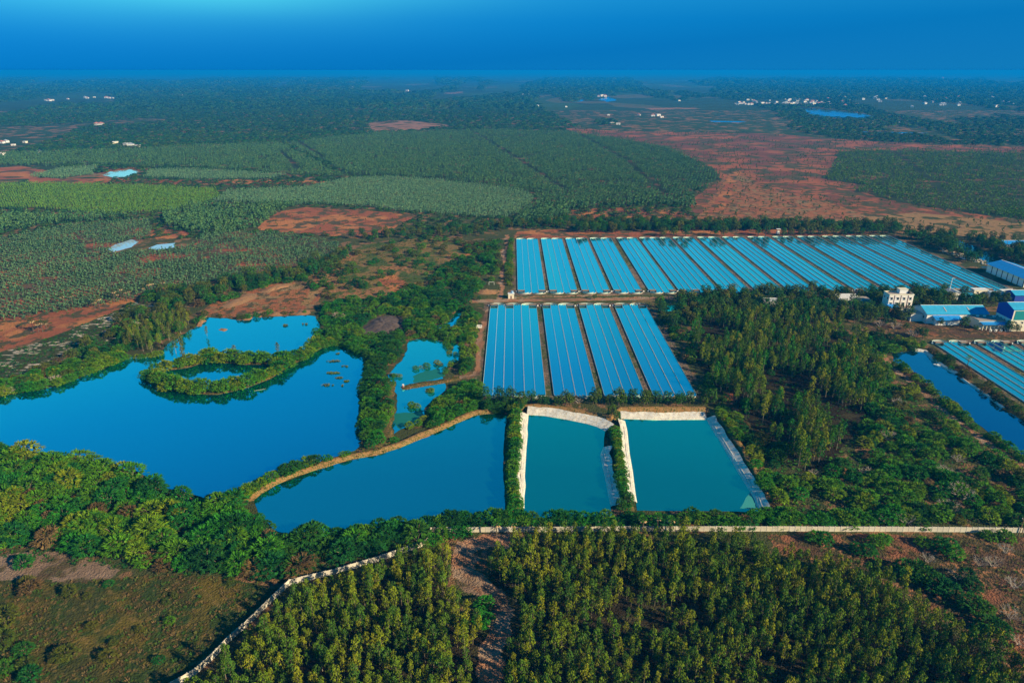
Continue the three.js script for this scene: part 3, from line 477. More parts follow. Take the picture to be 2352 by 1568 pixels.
function windowsOn(o, parent, face, n, x0, x1, y, w, h, off) { // recessed-looking openings: frame, pane and sun hood
  for (let k = 0; k < n; k++) {
    const t = n === 1 ? (x0 + x1) / 2 : mix(x0, x1, k / (n - 1)), f = part('window', face === 'z' ? box(w, h, .06) : box(.06, h, w), M_WHITE, parent, face === 'z' ? [t, y, off] : [off, y, t]);
    part('pane', face === 'z' ? box(w - .2, h - .2, .05) : box(.05, h - .2, w - .2), M_GLASS, f, face === 'z' ? [0, 0, .03] : [-.03, 0, 0]);
    part('hood', face === 'z' ? box(w + .3, .1, .5) : box(.5, .1, w + .3), M_CONC, f, face === 'z' ? [0, h / 2 + .12, .22] : [-.22, h / 2 + .12, 0]);
  }
}
function shed(name, label, cat, pos, w, d, h, rise, along, wallM, roofMat, over = .5) {
  const o = thing(name, label, cat, pos);
  part('wall', box(w, h, d), wallM, o, [0, h / 2, 0]);
  for (const g of gableEnds(w - .02, d - .02, rise, along)) part('gable', g, wallM, o, [0, h, 0]);
  const [r, ridge] = gableRoof(w, d, rise, along, over), rm = part('roof', r, roofMat, o, [0, h, 0]); part('ridge_cap', ridge, M_WHITE, rm);
  return o;
}
{ // three-storey office block
  const [x, , z] = at(2064, 716), w = 15, d = 7, h = 10.8, o = thing('office_block', 'cream three-storey flat-roofed building with brown trim above the blue porch', 'building', [x, 0, z - d / 2]);
  part('wall', box(w, h, d), M_PINKW, o, [0, h / 2, 0]);
  for (const s of [-1, 1]) { part('parapet', box(w + .3, .7, .25), M_CREAM, o, [0, h + .35, s * (d / 2 + .02)]); part('parapet', box(.25, .7, d - .25), M_CREAM, o, [s * (w / 2 + .02), h + .35, 0]); }
  part('roof', box(w - .4, .1, d - .4), M_CONCROOF, o, [0, h + .05, 0]);
  for (const px of [-4.2, -.2, 4.2]) part('pilaster', box(.4, h, .14), M_BROWNTRIM, o, [px, h / 2, d / 2 + .06]);
  part('band', box(w + .1, .4, .12), M_BROWNTRIM, o, [0, 3.6, d / 2 + .1]);
  for (const y of [5.3, 8.6]) windowsOn(o, o, 'z', 4, -5.8, 5.8, y, 1.5, 1.7, d / 2 + .03);
  windowsOn(o, o, 'x', 2, -1.8, 1.8, 8.4, 1.2, 1.6, -w / 2 - .03);
  part('stair_tower', box(5, 2.6, 3.6), M_WALL, o, [2.6, h + 1.35, -1.4]); part('tower_roof', box(5.5, .25, 4.1), M_CREAM, o, [2.6, h + 2.78, -1.4]);
  part('water_tank', new THREE.CylinderGeometry(.9, .9, 1.6, 14), M_DARKBOX, o, [6, h + .9, .4]);
  const px = -5.4; part('porch_wall', box(5, 4.4, 4), M_BRICK, o, [px, 2.2, d / 2 + 2.05]); const r = part('porch_roof', box(6, .18, 5), M_ROOF, o, [px, 4.7, d / 2 + 2.4]); r.rotation.x = .14;
}
{ // long blue-roofed workshop with annexes
  const [x, , z] = at(2199, 747), w = 36, d = 15, o = shed('workshop', 'long workshop with pale blue roof and white side wings', 'building', [x + 1, 0, z - d / 2 - 3], w, d, 6, 3, 'x', M_WALL, M_ROOFC, .7);
  part('wing_wall', box(7, 4.6, 9), M_WALL, o, [-w / 2 - 3.6, 2.3, -1]); part('wing_roof', box(7.5, .25, 9.5), M_CONC, o, [-w / 2 - 3.6, 4.75, -1]);
  part('lean_to_wall', box(14, 3.6, 3), M_WALL, o, [-7, 1.8, d / 2 + 1.55]); const l = part('lean_to_roof', box(16, .16, 5), M_ROOF, o, [-7, 4.4, d / 2 + 2.3]); l.rotation.x = .28;
  windowsOn(o, o, 'x', 3, -4.5, 4.5, 3.2, 1.3, 1.6, -w / 2 - .04);
  for (const rx of [-6, 8]) { const v = part('roof_vent', box(.5, .3, 4), M_CONC, o, [rx, 7.7, 4]); v.rotation.x = .36; }
  const [x2, , z2] = at(2290, 756), o2 = thing('packing_hall', 'cream flat-roofed hall with a blue awning and air conditioners', 'building', [x2 - 1, 0, z2 - 5]);
  part('wall', box(20, 5, 9), M_CREAM, o2, [0, 2.5, 0]); part('roof', box(20.6, .35, 9.6), M_CONCROOF, o2, [0, 5.2, 0]);
  for (let k = 0; k < 8; k++) part('column', box(.35, 3.8, .35), M_CREAM, o2, [-8.4 + k * 2.2, 1.9, 6.5]);
  const a = part('awning', box(17, .15, 3.6), M_ROOF, o2, [-1, 4.1, 6.1]); a.rotation.x = .2;
  for (const k of [-7, -3, 2, 6]) { part('roof_unit', box(1.2, .9, 1.2), M_WALL, o2, [k, 5.85, -1 + (k % 2)]); }
  for (let k = 0; k < 4; k++) { const c = thing('air_conditioner', ['white air conditioner, first of four under the blue awning', 'white air conditioner, second of four under the blue awning', 'white air conditioner, third of four under the blue awning', 'white air conditioner, last of four under the blue awning'][k], 'air conditioner', [x2 - 6 + k * 3, 0, z2 + 3.6], 'air conditioners below the awning'); part('case', box(1.3, 1.2, .6), M_WHITE, c, [0, .66, 0]); const f = new THREE.CylinderGeometry(.4, .4, .06, 14); f.rotateX(Math.PI / 2); part('fan_grille', f, M_DARKBOX, c, [-.2, .66, .32]); }
}
{ // tall blue and white factory
  const [x, , z] = at(2300, 762), w = 24, d = 13, h = 13, o = thing('factory', 'tall factory with navy upper cladding and teal glazing', 'building', [x + w / 2 + 5, 0, z - d / 2 - 1]);
  part('wall', box(w, h, d), M_CREAM, o, [0, h / 2, 0]);
  part('side_wall', box(.14, 7.2, d + .02), M_WALL, o, [-w / 2 - .09, 3.6, 0]);
  const s = new THREE.Shape([[-d / 2 - .1, 0], [d / 2 + .1, 0], [d / 2 + .1, 5.8], [0, 8.4], [-d / 2 - .1, 5.8]].map((p) => new THREE.Vector2(...p))), g = new THREE.ExtrudeGeometry(s, { depth: .3, bevelEnabled: false }); g.rotateY(Math.PI / 2);
  part('cladding', g, M_NAVY, o, [-w / 2 - .3, 7.25, 0]);
  const [r, ridge] = gableRoof(w, d, 2.5, 'x', .5), rm = part('roof', r, M_ROOFC, o, [0, h, 0]); part('ridge_cap', ridge, M_WHITE, rm);
  part('glazing', box(9, 5.4, .12), M_TEAL, o, [-w / 2 + 5.6, 9.6, d / 2 + .07]); part('glazing', box(9, 5.4, .12), M_NAVY, o, [4.5, 9.6, d / 2 + .07]);
  windowsOn(o, o, 'x', 4, -4.6, 4.6, 5.2, 1, 1.2, -w / 2 - .18); windowsOn(o, o, 'z', 4, -9, 2, 5.2, 1, 1.2, d / 2 + .04);
  const [x3, , z3] = at(2352, 700), o3 = shed('storehouse', 'blue-walled storehouse behind the tall factory', 'building', [x3 + 4, 0, z3 - 6], 20, 10, 6, 2, 'x', M_NAVY, M_ROOFC);
}
{ // blue shed beside the far raceways, ridge towards the back
  const [xa, , za] = at(2352, 662), o = shed('storage_shed', 'large shed with bright blue roof and white bays beside the far raceways', 'building', [xa + 11, 0, za - 22], 20, 40, 6, 2.8, 'z', M_CREAM, M_ROOF, .8);
  for (let k = 0; k < 7; k++) { const b = part('bay', box(.16, 3.8, 4.6), M_WALL, o, [-10.1, 2.4, -16.8 + k * 5.6]); part('bay_post', box(.3, 6, .4), M_DARKBOX, o, [-10.16, 3, -14 + k * 5.6]); }
  windowsOn(o, o, 'z', 1, -6, -6, 2.4, 1.4, 2.2, 20.04);
}
{ const p = at(2195, 688), o = shed('bungalow', 'small white house with grey sheet roof beside the white pole', 'house', [p[0], 0, p[2] - 4], 8, 8, 4, 1.5, 'z', M_WALL, M_GREYROOF); windowsOn(o, o, 'z', 2, -1.8, 1.8, 2.4, 1.4, 1, 4.04);
  const q = at(2178, 682), pole = thing('lamp_mast', 'slim white mast rising from the trees beside the bungalow', 'mast', q); part('pole', new THREE.CylinderGeometry(.16, .24, 13, 8), M_WHITE, pole, [0, 6.5, 0]); part('arm', box(1.6, .16, .16), M_WHITE, pole, [.7, 13, 0]); part('lamp', box(.7, .18, .4), M_CONC, pole, [1.5, 12.9, 0]); }
{ const p = at(2229, 690), o = thing('pump_house', 'low house with a cyan flat roof among the trees', 'house', [p[0], 0, p[2] - 3]); part('wall', box(8, 3, 6), M_WALL, o, [0, 1.5, 0]); const r = part('roof', box(9, .2, 7), M_ROOFC, o, [0, 3.3, 0]); r.rotation.z = -.08; part('door', box(1, 2.1, .08), M_BROWNTRIM, o, [-1.5, 1.05, 3.05]); }
{ const p = at(2252, 679), o = thing('guard_room', 'small cream flat-roofed room between the trees', 'house', [p[0], 0, p[2] - 2]); part('wall', box(9, 4, 4), M_CREAM, o, [0, 2, 0]); part('roof', box(9.6, .25, 4.6), M_WALL, o, [0, 4.13, 0]); windowsOn(o, o, 'z', 2, -2, 2, 2.2, 1.3, 1.2, 2.04); }
[[2302, 688, 11, 7, 3.4, 'grey sheet-roofed store below the blue shed'], [2322, 686, 8, 6, 4.2, 'white box-shaped store below the blue shed'], [2338, 696, 9, 6, 3.6, 'pale store at the corner of the navy storehouse']].forEach(([u, v, w, d, h, l], i) => { const p = at(u, v), o = thing('store_room', l, 'house', [p[0], 0, p[2] - d / 2]); part('wall', box(w, h, d), M_WALL, o, [0, h / 2, 0]); const r = part('roof', box(w + .8, .2, d + .8), i ? M_WHITE : M_GREYROOF, o, [0, h + .2, 0]); r.rotation.x = .06; windowsOn(o, o, 'z', 2, -w / 4, w / 4, h * .55, 1.1, 1, d / 2 + .04); });
{ const p = at(2342, 572), o = shed('far_shed', 'long low shed with bright blue roof beyond the dark pond', 'building', [p[0] + 18, 0, p[2] - 6], 60, 12, 4, 2, 'x', M_WALL, M_ROOF); }
{ // pale striped roof house
  const p = at(1958, 702), o = thing('tiled_house', 'low house with pale striped roof and flat extension in the trees', 'house', [p[0], 0, p[2] - 5]); part('wall', box(13, 3.4, 9), M_WALL, o, [-1, 1.7, 0]);
  const r = part('roof', box(14, .2, 10.5), M_GREYROOF, o, [-1, 4, 0]); r.rotation.x = .16;
  for (let k = 0; k < 7; k++) part('roof_batten', box(13.6, .1, .6), M_WHITE, r, [0, .15, -4.5 + k * 1.5]);
  part('extension', box(7, 3, 8), M_CONC, o, [9.1, 1.5, -.5]); part('extension_roof', box(7.6, .2, 8.6), M_CONCROOF, o, [9.1, 3.12, -.5]);
  const w0 = at(1910, 706), fence = thing('garden_wall', 'thin white garden wall in front of the striped roof house', 'wall', w0); for (let k = 0; k < 12; k++) part('wall_panel', box(2.45, 1.1, .16), M_WHITE, fence, [k * 2.5, .55, k < 3 ? -1.6 : 0]); }
{ const p = at(1770, 703), o = shed('tin_shed', 'small bluish tin-roofed shed hidden among dark trees', 'shed', [p[0], 0, p[2] - 3], 9, 6, 3.4, 1, 'x', M_WALL, M_GREYROOF); }
{ // hut at the junction
  const p = at(1174, 686), o = thing('pump_hut', 'small cream hut with white tank roof at the track junction', 'hut', [p[0], 0, p[2] - 1.7]); part('wall', box(3.9, 3.2, 3.4), M_CREAM, o, [0, 1.6, 0]); part('roof', box(4.3, .2, 3.8), M_WHITE, o, [0, 3.3, 0]); part('water_tank', new THREE.CylinderGeometry(.8, .8, 1.3, 16), M_BLUEBOX, o, [.7, 4.05, -.3]); part('door', box(.9, 2, .06), M_BROWNTRIM, o, [0, 1, 1.73]); part('side_pump', box(1.2, 1, 1), M_STEEL, o, [3, .5, 1]); }
{ const p = at(1787, 538), o = thing('watchtower', 'small white watchtower with flat roof behind the far raceways', 'tower', p); for (const a of [-1, 1]) for (const b of [-1, 1]) part('leg', box(.25, 4.6, .25), M_DARKBOX, o, [a * 1.1, 2.3, b * 1.1]); part('cabin', box(3, 3.4, 3), M_WHITE, o, [0, 2.4, 0]); part('roof', box(4.4, .25, 4.4), M_WHITE, o, [0, 6.3, 0]); o.scale.setScalar(.78); for (const a of [-1, 1]) for (const b of [-1, 1]) part('roof_post', box(.15, 2.2, .15), M_DARKBOX, o, [a * 1.3, 5.1, b * 1.3]); }
{ const p = at(1100, 751), o = thing('sump_box', 'open concrete sump box beside the left track', 'sump', p); for (const s of [-1, 1]) { part('side', box(3.4, .9, .25), M_WHITE, o, [0, .45, s * 1.3]); part('side', box(.25, .9, 2.35), M_WHITE, o, [s * 1.57, .45, 0]); } part('pump', box(1.2, .5, .8), M_DARKBOX, o, [0, .25, 0]); }
{ const p = at(1129, 654), o = thing('pipe_frame', 'white goal-shaped pipe frame beside the upper left track', 'frame', p); for (const s of [-1, 1]) part('post', box(.18, 2, .18), M_WHITE, o, [s * 1.8, 1, 0]); part('crossbar', box(3.8, .18, .18), M_WHITE, o, [0, 2.05, 0]); }
{ const p = at(1000, 681), o = thing('cistern', 'low white-rimmed cistern in the scrub', 'cistern', at(939, 668)); for (const s of [-1, 1]) { part('side', box(7, .5, .3), M_WHITE, o, [0, .25, s * 1.8]); part('side', box(.3, .5, 3.28), M_WHITE, o, [s * 3.35, .25, 0]); } part('floor', box(6.3, .06, 3.2), M_DARKBOX, o, [0, .05, 0]); }
{ const p = at(926, 890), o = thing('sluice', 'small red and white sluice post at the tip of the marsh dyke', 'sluice', p); part('post', box(.8, 1.8, .5), M_WHITE, o, [0, .9, 0]); part('gate', box(.5, 1.2, .1), M(.4, .05, .05), o, [0, .8, .31]); }
{ const p = at(2156, 839), o = thing('rowing_boat', 'small pale boat moored by the canal lining', 'boat', [p[0], .06, p[2]]), s = new THREE.Shape(); s.moveTo(-2.4, 0); s.quadraticCurveTo(-1.4, .75, 0, .75); s.quadraticCurveTo(1.6, .7, 2.6, 0); s.quadraticCurveTo(1.6, -.7, 0, -.75); s.quadraticCurveTo(-1.4, -.75, -2.4, 0); const hgeo = new THREE.ExtrudeGeometry(s, { depth: .35, bevelEnabled: true, bevelSize: .08, bevelThickness: .06, bevelSegments: 2 }); hgeo.rotateX(-Math.PI / 2); part('hull', hgeo, M_WHITE, o); for (const k of [-.9, .7]) part('thwart', box(.3, .06, 1.1), M_RUST, o, [k, .46, 0]); o.rotation.y = -.35; }
{ const p = at(596, 896), o = thing('floating_log', 'pale bare log lying at the spit waterline', 'log', [p[0], .1, p[2]]); const g = new GB(); g.limb([-2.4, .06, .7], [0, .08, 0], .05, .09, 7); g.limb([0, .08, 0], [2.6, .2, -.9], .09, .04, 7); part('stem', g.build(), M(.42, .34, .27), o); o.rotation.y = .1; }
{ // big bare earth mounds
  const mound = (name, pts, h, mat, label) => { const p = wobble(resample(poly(pts), 1.2, true), 1.8, 5), c = p.reduce((a, q) => [a[0] + q[0] / p.length, a[1] + q[1] / p.length], [0, 0]), gb = new GB(), N = 7; for (let r = 0; r <= N; r++) p.forEach(([x, z]) => { const t = r / N, X = mix(x, c[0], t), Zz = mix(z, c[1], t), e = sm(0, .7, t * (.6 + .8 * fbm(X / 6, Zz / 6, 2))) * h * (1 + (fbm(X / 2.2, Zz / 2.2, 3) - .5) * 1.1); gb.v(X, e - .05, Zz, 0, 1, 0, [1, 1, 1], X, Zz); }); const n = p.length; for (let r = 0; r < N; r++) for (let k = 0; k < n; k++) { const a = r * n + k, b = r * n + (k + 1) % n; gb.tri(a, a + n, b); gb.tri(b, a + n, b + n); } const g = gb.build(false); if (g.attributes.normal.getY(n * 3) < 0) { const ix = g.index.array; for (let k = 0; k < ix.length; k += 3) { const q = ix[k]; ix[k] = ix[k + 1]; ix[k + 1] = q; } g.computeVertexNormals(); } return struct(name, g, mat, label); };
  const heap = dataTex(256, 256, (i, j) => { const n = fbm(i / 20, j / 40, 4), s = fbm(i / 3, j / 9, 3); return mix3([.045, .03, .026], [.12, .085, .075], n).map((v) => toS(v * (.6 + .8 * s))); }); heap.repeat.set(.06, .06);
  mound('earth_mound', [[822, 760], [838, 742], [868, 726], [900, 722], [926, 726], [937, 742], [928, 758], [905, 772], [870, 776], [840, 774]], 2.2, new THREE.MeshStandardMaterial({ map: heap, roughness: 1 }), 'flat dark brown heap right of the lake');
  const sandy = dataTex(256, 256, (i, j) => { const n = fbm(i / 20, j / 20, 4), s = fbm(i / 3, j / 5, 3); return mix3(mix3([.32, .12, .045], [.36, .20, .09], n), [.10, .085, .03], sm(.55, .7, s)).map((v) => toS(v * (.6 + .8 * s))); }); sandy.repeat.set(.1, .1); const MS = new THREE.MeshStandardMaterial({ map: sandy, roughness: 1 });
  mound('earth_bank', [[1086, 673], [1090, 668], [1120, 667], [1143, 669], [1142, 676], [1110, 677]], 1.6, MS, 'yellow earth bank left of the track junction');
  mound('earth_bank', [[450, 752], [452, 735], [462, 722], [474, 722], [470, 738], [460, 752]], 1.2, MS, 'orange bank left of the upper pool');
  mound('earth_bank', [[500, 706], [540, 684], [575, 672], [598, 672], [590, 684], [550, 700], [520, 710]], 1.0, MS, 'orange spoil ridge above the upper pool');
  mound('earth_bank', [[598, 668], [640, 652], [672, 648], [668, 656], [630, 668], [606, 674]], 1.0, MS, 'upper orange spoil ridge behind the pool');
  mound('earth_bank', [[585, 726], [588, 716], [606, 716], [608, 724], [596, 729]], .9, MS, 'small orange mound beside the pool inlet'); mound('earth_bank', [[612, 724], [620, 715], [648, 715], [655, 722], [640, 727]], .7, MS, 'low orange mound on the pool shore'); mound('earth_bank', [[676, 722], [690, 710], [712, 712], [716, 720], [700, 725]], .8, MS, 'orange mound at the right end of the pool');
  mound('earth_bank', [[556, 738], [560, 726], [578, 720], [584, 728], [574, 737]], .8, MS, 'small grassy point jutting into the pool');
  mound('islet', [[497, 757], [505, 752], [518, 754], [526, 758], [512, 763]], .5, MS, 'tiny bare islet in the upper pool');
}

{ // white sacks and rubble on the strip beside the far raceways
  seed(31); const a = [];
  for (let k = 0; k < 90; k++) { const t = rnd(), u = mix(2160, 2262, t) + rr(-6, 6), v = mix(572, 604, t) + rr(-5, 5), [x, z] = G(u, v), b = new THREE.BoxGeometry(rr(.5, 1.8), rr(.3, .8), rr(.4, 1.2)); b.rotateY(rr(0, 3)); b.translate(x, .2, z); a.push(b); }
  const m = shade(new THREE.Mesh(mergeGeometries(a), M(.55, .47, .38))); m.name = 'rubble'; m.userData = { kind: 'stuff', label: 'pale rubble and sacks strewn beside the far raceways' }; scene.add(m);
}
for (const [u, v, h, l] of [[2310, 574, 9, 'thin utility pole among the trees beyond the dark pond'], [2290, 773, 7, 'thin utility pole on the yard before the awning hall'], [2340, 775, 7, 'thin utility pole on the yard at the factory corner'], [2340, 1232, 7.5, 'dark utility pole beside the right end of the panel wall'], [2348, 1226, 6.5, 'dark stake leaning at the right end of the panel wall'], [1330, 690, 5, 'thin pole beside the dirt track']]) { const o = thing('utility_pole', l, 'pole', at(u, v)); part('pole', new THREE.CylinderGeometry(.09, .14, h, 8), M_RUST, o, [0, h / 2, 0]); part('crossarm', box(1.4, .12, .12), M_RUST, o, [0, h - .6, 0]); for (const s of [-.55, .55]) part('insulator', new THREE.CylinderGeometry(.07, .09, .25, 6), M_WHITE, o, [s, h - .4, 0]); }
for (const [u, v, w, d, h, l] of [[2262, 620, 5, 3, 2.2, 'open grey lean-to roof beside the far raceways'], [2222, 596, 9, 5, 1.2, 'low grey sheet canopy on the strip beside the far raceways']]) { const o = thing('lean_to', l, 'shelter', at(u, v)); for (const a of [-1, 1]) for (const b of [-1, 1]) part('post', box(.14, h, .14), M_DARKBOX, o, [a * w * .42, h / 2, b * d * .42]); const r = part('roof', box(w, .1, d), M_GREYROOF, o, [0, h + .06, 0]); r.rotation.z = .05; }

// ---------------------------------------------------------------- plants: prototypes
const norm = (v) => { const l = Math.hypot(...v) || 1; return [v[0] / l, v[1] / l, v[2] / l]; };
const cross = (a, b) => [a[1] * b[2] - a[2] * b[1], a[2] * b[0] - a[0] * b[2], a[0] * b[1] - a[1] * b[0]];
const rdir = () => { const z = rr(-1, 1), a = rr(0, 6.2832), r = Math.sqrt(1 - z * z); return [r * Math.cos(a), z, r * Math.sin(a)]; };
const leafTone = () => { const v = rr(.62, 1.38), y = rr(-.1, .14); return [v * (1 + y), v, v * (1 - y * .8)]; };
function frame(n) { const a = norm(cross(n, Math.abs(n[1]) > .9 ? [1, 0, 0] : [0, 1, 0])), b = cross(n, a), t = rr(0, 6.28), c = Math.cos(t), s = Math.sin(t); return [[a[0] * c + b[0] * s, a[1] * c + b[1] * s, a[2] * c + b[2] * s], [b[0] * c - a[0] * s, b[1] * c - a[1] * s, b[2] * c - a[2] * s]]; }
function eucalyptus(sd) { // slender trunk, hanging leaves in uneven tiers; about 7.5 m
  seed(sd); const T = new GB(), L = new GB(), h = rr(6.6, 8.2), lean = rr(0, .5), la = rr(0, 6.28), top = [Math.cos(la) * lean, h * .93, Math.sin(la) * lean];
  T.limb([0, -.2, 0], [top[0] * .5, h * .5, top[2] * .5], .11, .075, 5); T.limb([top[0] * .5, h * .5, top[2] * .5], top, .075, .025, 5);
  const n = 15;
  for (let k = 0; k < n; k++) {
    const t = mix(.30, 1.0, Math.pow((k + rnd()) / n, .8)), a = k * 2.4 + rr(-.5, .5), R = 1.0 * Math.sin(Math.PI * clamp((t - .12) / .95, .2, .92)) * rr(.45, 1.12), c = [top[0] * t + Math.cos(a) * R, h * t + rr(-.2, .2), top[2] * t + Math.sin(a) * R];
    T.limb([top[0] * t * .9, h * t * .88, top[2] * t * .9], c, .03, .012, 3);
    const q = Math.round(rr(20, 30)), cr = rr(.34, .58);
    for (let i = 0; i < q; i++) { const d = rdir(), p = [c[0] + d[0] * cr, c[1] + d[1] * cr * .95, c[2] + d[2] * cr], al = norm([d[0] * .5 + rr(-.3, .3), -1 + rr(-.1, .7), d[2] * .5 + rr(-.3, .3)]), ac = norm(cross(al, rdir())); L.leaf(p, al, ac, rr(.34, .6), rr(.15, .26), leafTone()); }
  }
  return { T: T.build(), L: L.build() };
}
function thornShrub(sd) { // broad feathery dome, arching sprays; about 5 m across
  seed(sd); const T = new GB(), L = new GB(), H = rr(2.5, 3.1), ex = rr(.85, 1.15), lob = [0, 1, 2, 3, 4].map(() => [rr(0, 6.28), rr(.3, 1)]);
  for (let k = 0; k < 6; k++) { const a = k * 1.05 + rr(-.3, .3), r = rr(.9, 1.5); T.limb([Math.cos(a) * .12, -.15, Math.sin(a) * .12], [Math.cos(a) * r * .5, H * .45, Math.sin(a) * r * .5], .08, .05, 4); T.limb([Math.cos(a) * r * .5, H * .45, Math.sin(a) * r * .5], [Math.cos(a) * r * 1.2, H * .78, Math.sin(a) * r * 1.2], .05, .015, 4); }
  const R0 = (a) => 2.3 * (1 + .16 * lob.reduce((s, [b, w]) => s + w * Math.cos((a - b) * 2), 0) / 2);
  for (let k = 0; k < 125; k++) {
    const a = rr(0, 6.2832), u = Math.sqrt(rnd()), R = R0(a) * u, y = H * (.16 + .84 * Math.sqrt(Math.max(0, 1 - u * u * .94))) * rr(.84, 1.06), c = [Math.cos(a) * R * ex, y, Math.sin(a) * R / ex];
    const out = norm([Math.cos(a) * (.35 + u), .75 - u * 1.05 + rr(-.25, .25), Math.sin(a) * (.35 + u)]);
    for (let i = 0; i < 5; i++) { const al = norm([out[0] + rr(-.75, .75), out[1] + rr(-.35, .35), out[2] + rr(-.75, .75)]), nrm = norm([Math.cos(a) * u * .7 + rr(-.4, .4), 1, Math.sin(a) * u * .7 + rr(-.4, .4)]), ac = norm(cross(al, nrm)); L.leaf([c[0] + al[0] * .34, c[1] + al[1] * .34 - .04, c[2] + al[2] * .34], al, ac, rr(.6, 1.05), rr(.13, .24), leafTone()); }
  }
  for (let k = 0; k < 70; k++) { const a = rr(0, 6.28), u = Math.sqrt(rnd()) * .92, R = R0(a) * u, d = rdir(), [p, q] = frame(norm([d[0], Math.abs(d[1]) + .4, d[2]])); L.leaf([Math.cos(a) * R * ex, H * rr(.12, .72) * Math.sqrt(1 - u * u * .8), Math.sin(a) * R / ex], p, q, rr(.6, .9), rr(.4, .6), leafTone().map((x) => x * .9)); }
  return { T: T.build(), L: L.build() };
}
function shadeTree(sd) { // round broadleaf crown of lobes; about 6 m
  seed(sd); const T = new GB(), L = new GB(), H = rr(5.2, 6.4), R = rr(2.5, 3.1);
  T.limb([0, -.2, 0], [rr(-.2, .2), H * .38, rr(-.2, .2)], .24, .17, 6);
  for (let k = 0; k < 17; k++) {
    const t = (k + .5) / 17, y = mix(.28, .95, t), ring = Math.sqrt(Math.max(.05, 1 - ((y - .55) / .5) ** 2)), a = k * 2.4 + rr(-.4, .4), c = [Math.cos(a) * R * .68 * ring * rr(.7, 1.1), H * y, Math.sin(a) * R * .68 * ring * rr(.7, 1.1)], cr = rr(.8, 1.2);
    T.limb([0, H * .36, 0], c, .09, .03, 4);
    for (let i = 0; i < 34; i++) { const d = rdir(); if (d[1] < -.6) d[1] *= -1; const q = rr(.75, 1.04), nn = norm([d[0] + rr(-.5, .5), d[1] + .35 + rr(-.4, .4), d[2] + rr(-.5, .5)]), [p, s] = frame(nn); L.leaf([c[0] + d[0] * cr * q, c[1] + d[1] * cr * .85 * q, c[2] + d[2] * cr * q], p, s, rr(.42, .7), rr(.26, .42), leafTone()); }
  }
  return { T: T.build(), L: L.build() };
}
function palm(sd) {
  seed(sd); const T = new GB(), L = new GB(), D = new GB(), h = rr(5.5, 8), lx = rr(-.4, .4), lz = rr(-.4, .4);
  T.limb([0, -.2, 0], [lx * .4, h * .5, lz * .4], .24, .18, 7); T.limb([lx * .4, h * .5, lz * .4], [lx, h, lz], .18, .16, 7);
  for (let k = 0; k < 26; k++) { const a = k * 2.4, e = mix(-.5, 1.25, (k + .5) / 26), d = [Math.cos(a) * Math.cos(e), Math.sin(e), Math.sin(a) * Math.cos(e)], dead = e < -.12, c = [lx + d[0] * 1.1, h + d[1] * 1.0, lz + d[2] * 1.1], B = dead ? D : L; B.limb([lx, h, lz], c, .03, .02, 3); for (let i = -3; i <= 3; i++) { const sd2 = norm(cross(d, [0, 1, .01])), f = i * .36, al = norm([d[0] * Math.cos(f) + sd2[0] * Math.sin(f), d[1] * Math.cos(f) + sd2[1] * Math.sin(f) - (dead ? .6 : .1), d[2] * Math.cos(f) + sd2[2] * Math.sin(f)]), ac = norm(cross(al, [0, 1, 0.02])); B.leaf([c[0] + al[0] * .45, c[1] + al[1] * .45, c[2] + al[2] * .45], al, ac, 1.0, .2, leafTone()); } }
  return { T: T.build(), L: L.build(), D: D.build() };
}
function bareShrub(sd) {
  seed(sd); const T = new GB();
  const grow = (p, d, l, r, n) => { const e = [p[0] + d[0] * l, p[1] + d[1] * l, p[2] + d[2] * l]; T.limb(p, e, r, r * .62, n > 2 ? 4 : 3); if (n) for (let k = 0; k < 3; k++) grow(e, norm([d[0] + rr(-.75, .75), d[1] * .9 + rr(-.3, .45), d[2] + rr(-.75, .75)]), l * rr(.6, .85), r * .62, n - 1); };
  for (let k = 0; k < 6; k++) { const a = k * 1.05 + rr(-.3, .3); grow([Math.cos(a) * .1, -.1, Math.sin(a) * .1], norm([Math.cos(a) * .7, 1, Math.sin(a) * .7]), rr(.8, 1.1), .07, 3); }
  return { T: T.build() };
}
function cropTree(sd) { // young plantation tree, about 3.5 m
  seed(sd); const L = new GB(), H = rr(3.2, 4);
  for (let k = 0; k < 26; k++) { const y = Math.pow(rnd(), .85), a = rr(0, 6.28), R = (1 - y * .78) * rr(.35, 1.0), al = norm([Math.cos(a) * .8, rr(-.3, 1), Math.sin(a) * .8]), ac = norm(cross(al, [Math.cos(a) + rr(-.5, .5), .6, Math.sin(a) + rr(-.5, .5)])); L.leaf([Math.cos(a) * R, .25 + y * H * .9, Math.sin(a) * R], al, ac, rr(.7, 1.15), rr(.4, .65), leafTone()); }
  return { L: L.build() };
}
function canopy(sd) { // a patch of distant wood, about 12 m across
  seed(sd); const L = new GB();
  for (let k = 0; k < 80; k++) { const a = rr(0, 6.28), u = Math.sqrt(rnd()), d = norm([Math.cos(a) * u + rr(-.6, .6), 1.1 - u * .8, Math.sin(a) * u + rr(-.6, .6)]), [p, q] = frame(d); L.leaf([Math.cos(a) * u * 6, 1.2 + 4.6 * Math.sqrt(1 - u * u * .85) * rr(.7, 1.1), Math.sin(a) * u * 6], p, q, rr(1.6, 2.8), rr(1.2, 2), leafTone()); }
  return { L: L.build() };
}
function tuft(sd) { // low weeds, about 1 m
  seed(sd); const L = new GB();
  for (let k = 0; k < 20; k++) { const a = rr(0, 6.28), u = Math.sqrt(rnd()) * .6, al = norm([Math.cos(a) * .8 + rr(-.3, .3), rr(.25, 1.1), Math.sin(a) * .8 + rr(-.3, .3)]), ac = norm(cross(al, [rr(-.4, .4), 1, rr(-.4, .4)])); L.leaf([Math.cos(a) * u, .12 + rr(0, .3), Math.sin(a) * u], al, ac, rr(.4, .7), rr(.12, .25), leafTone()); }
  return { L: L.build() };
}
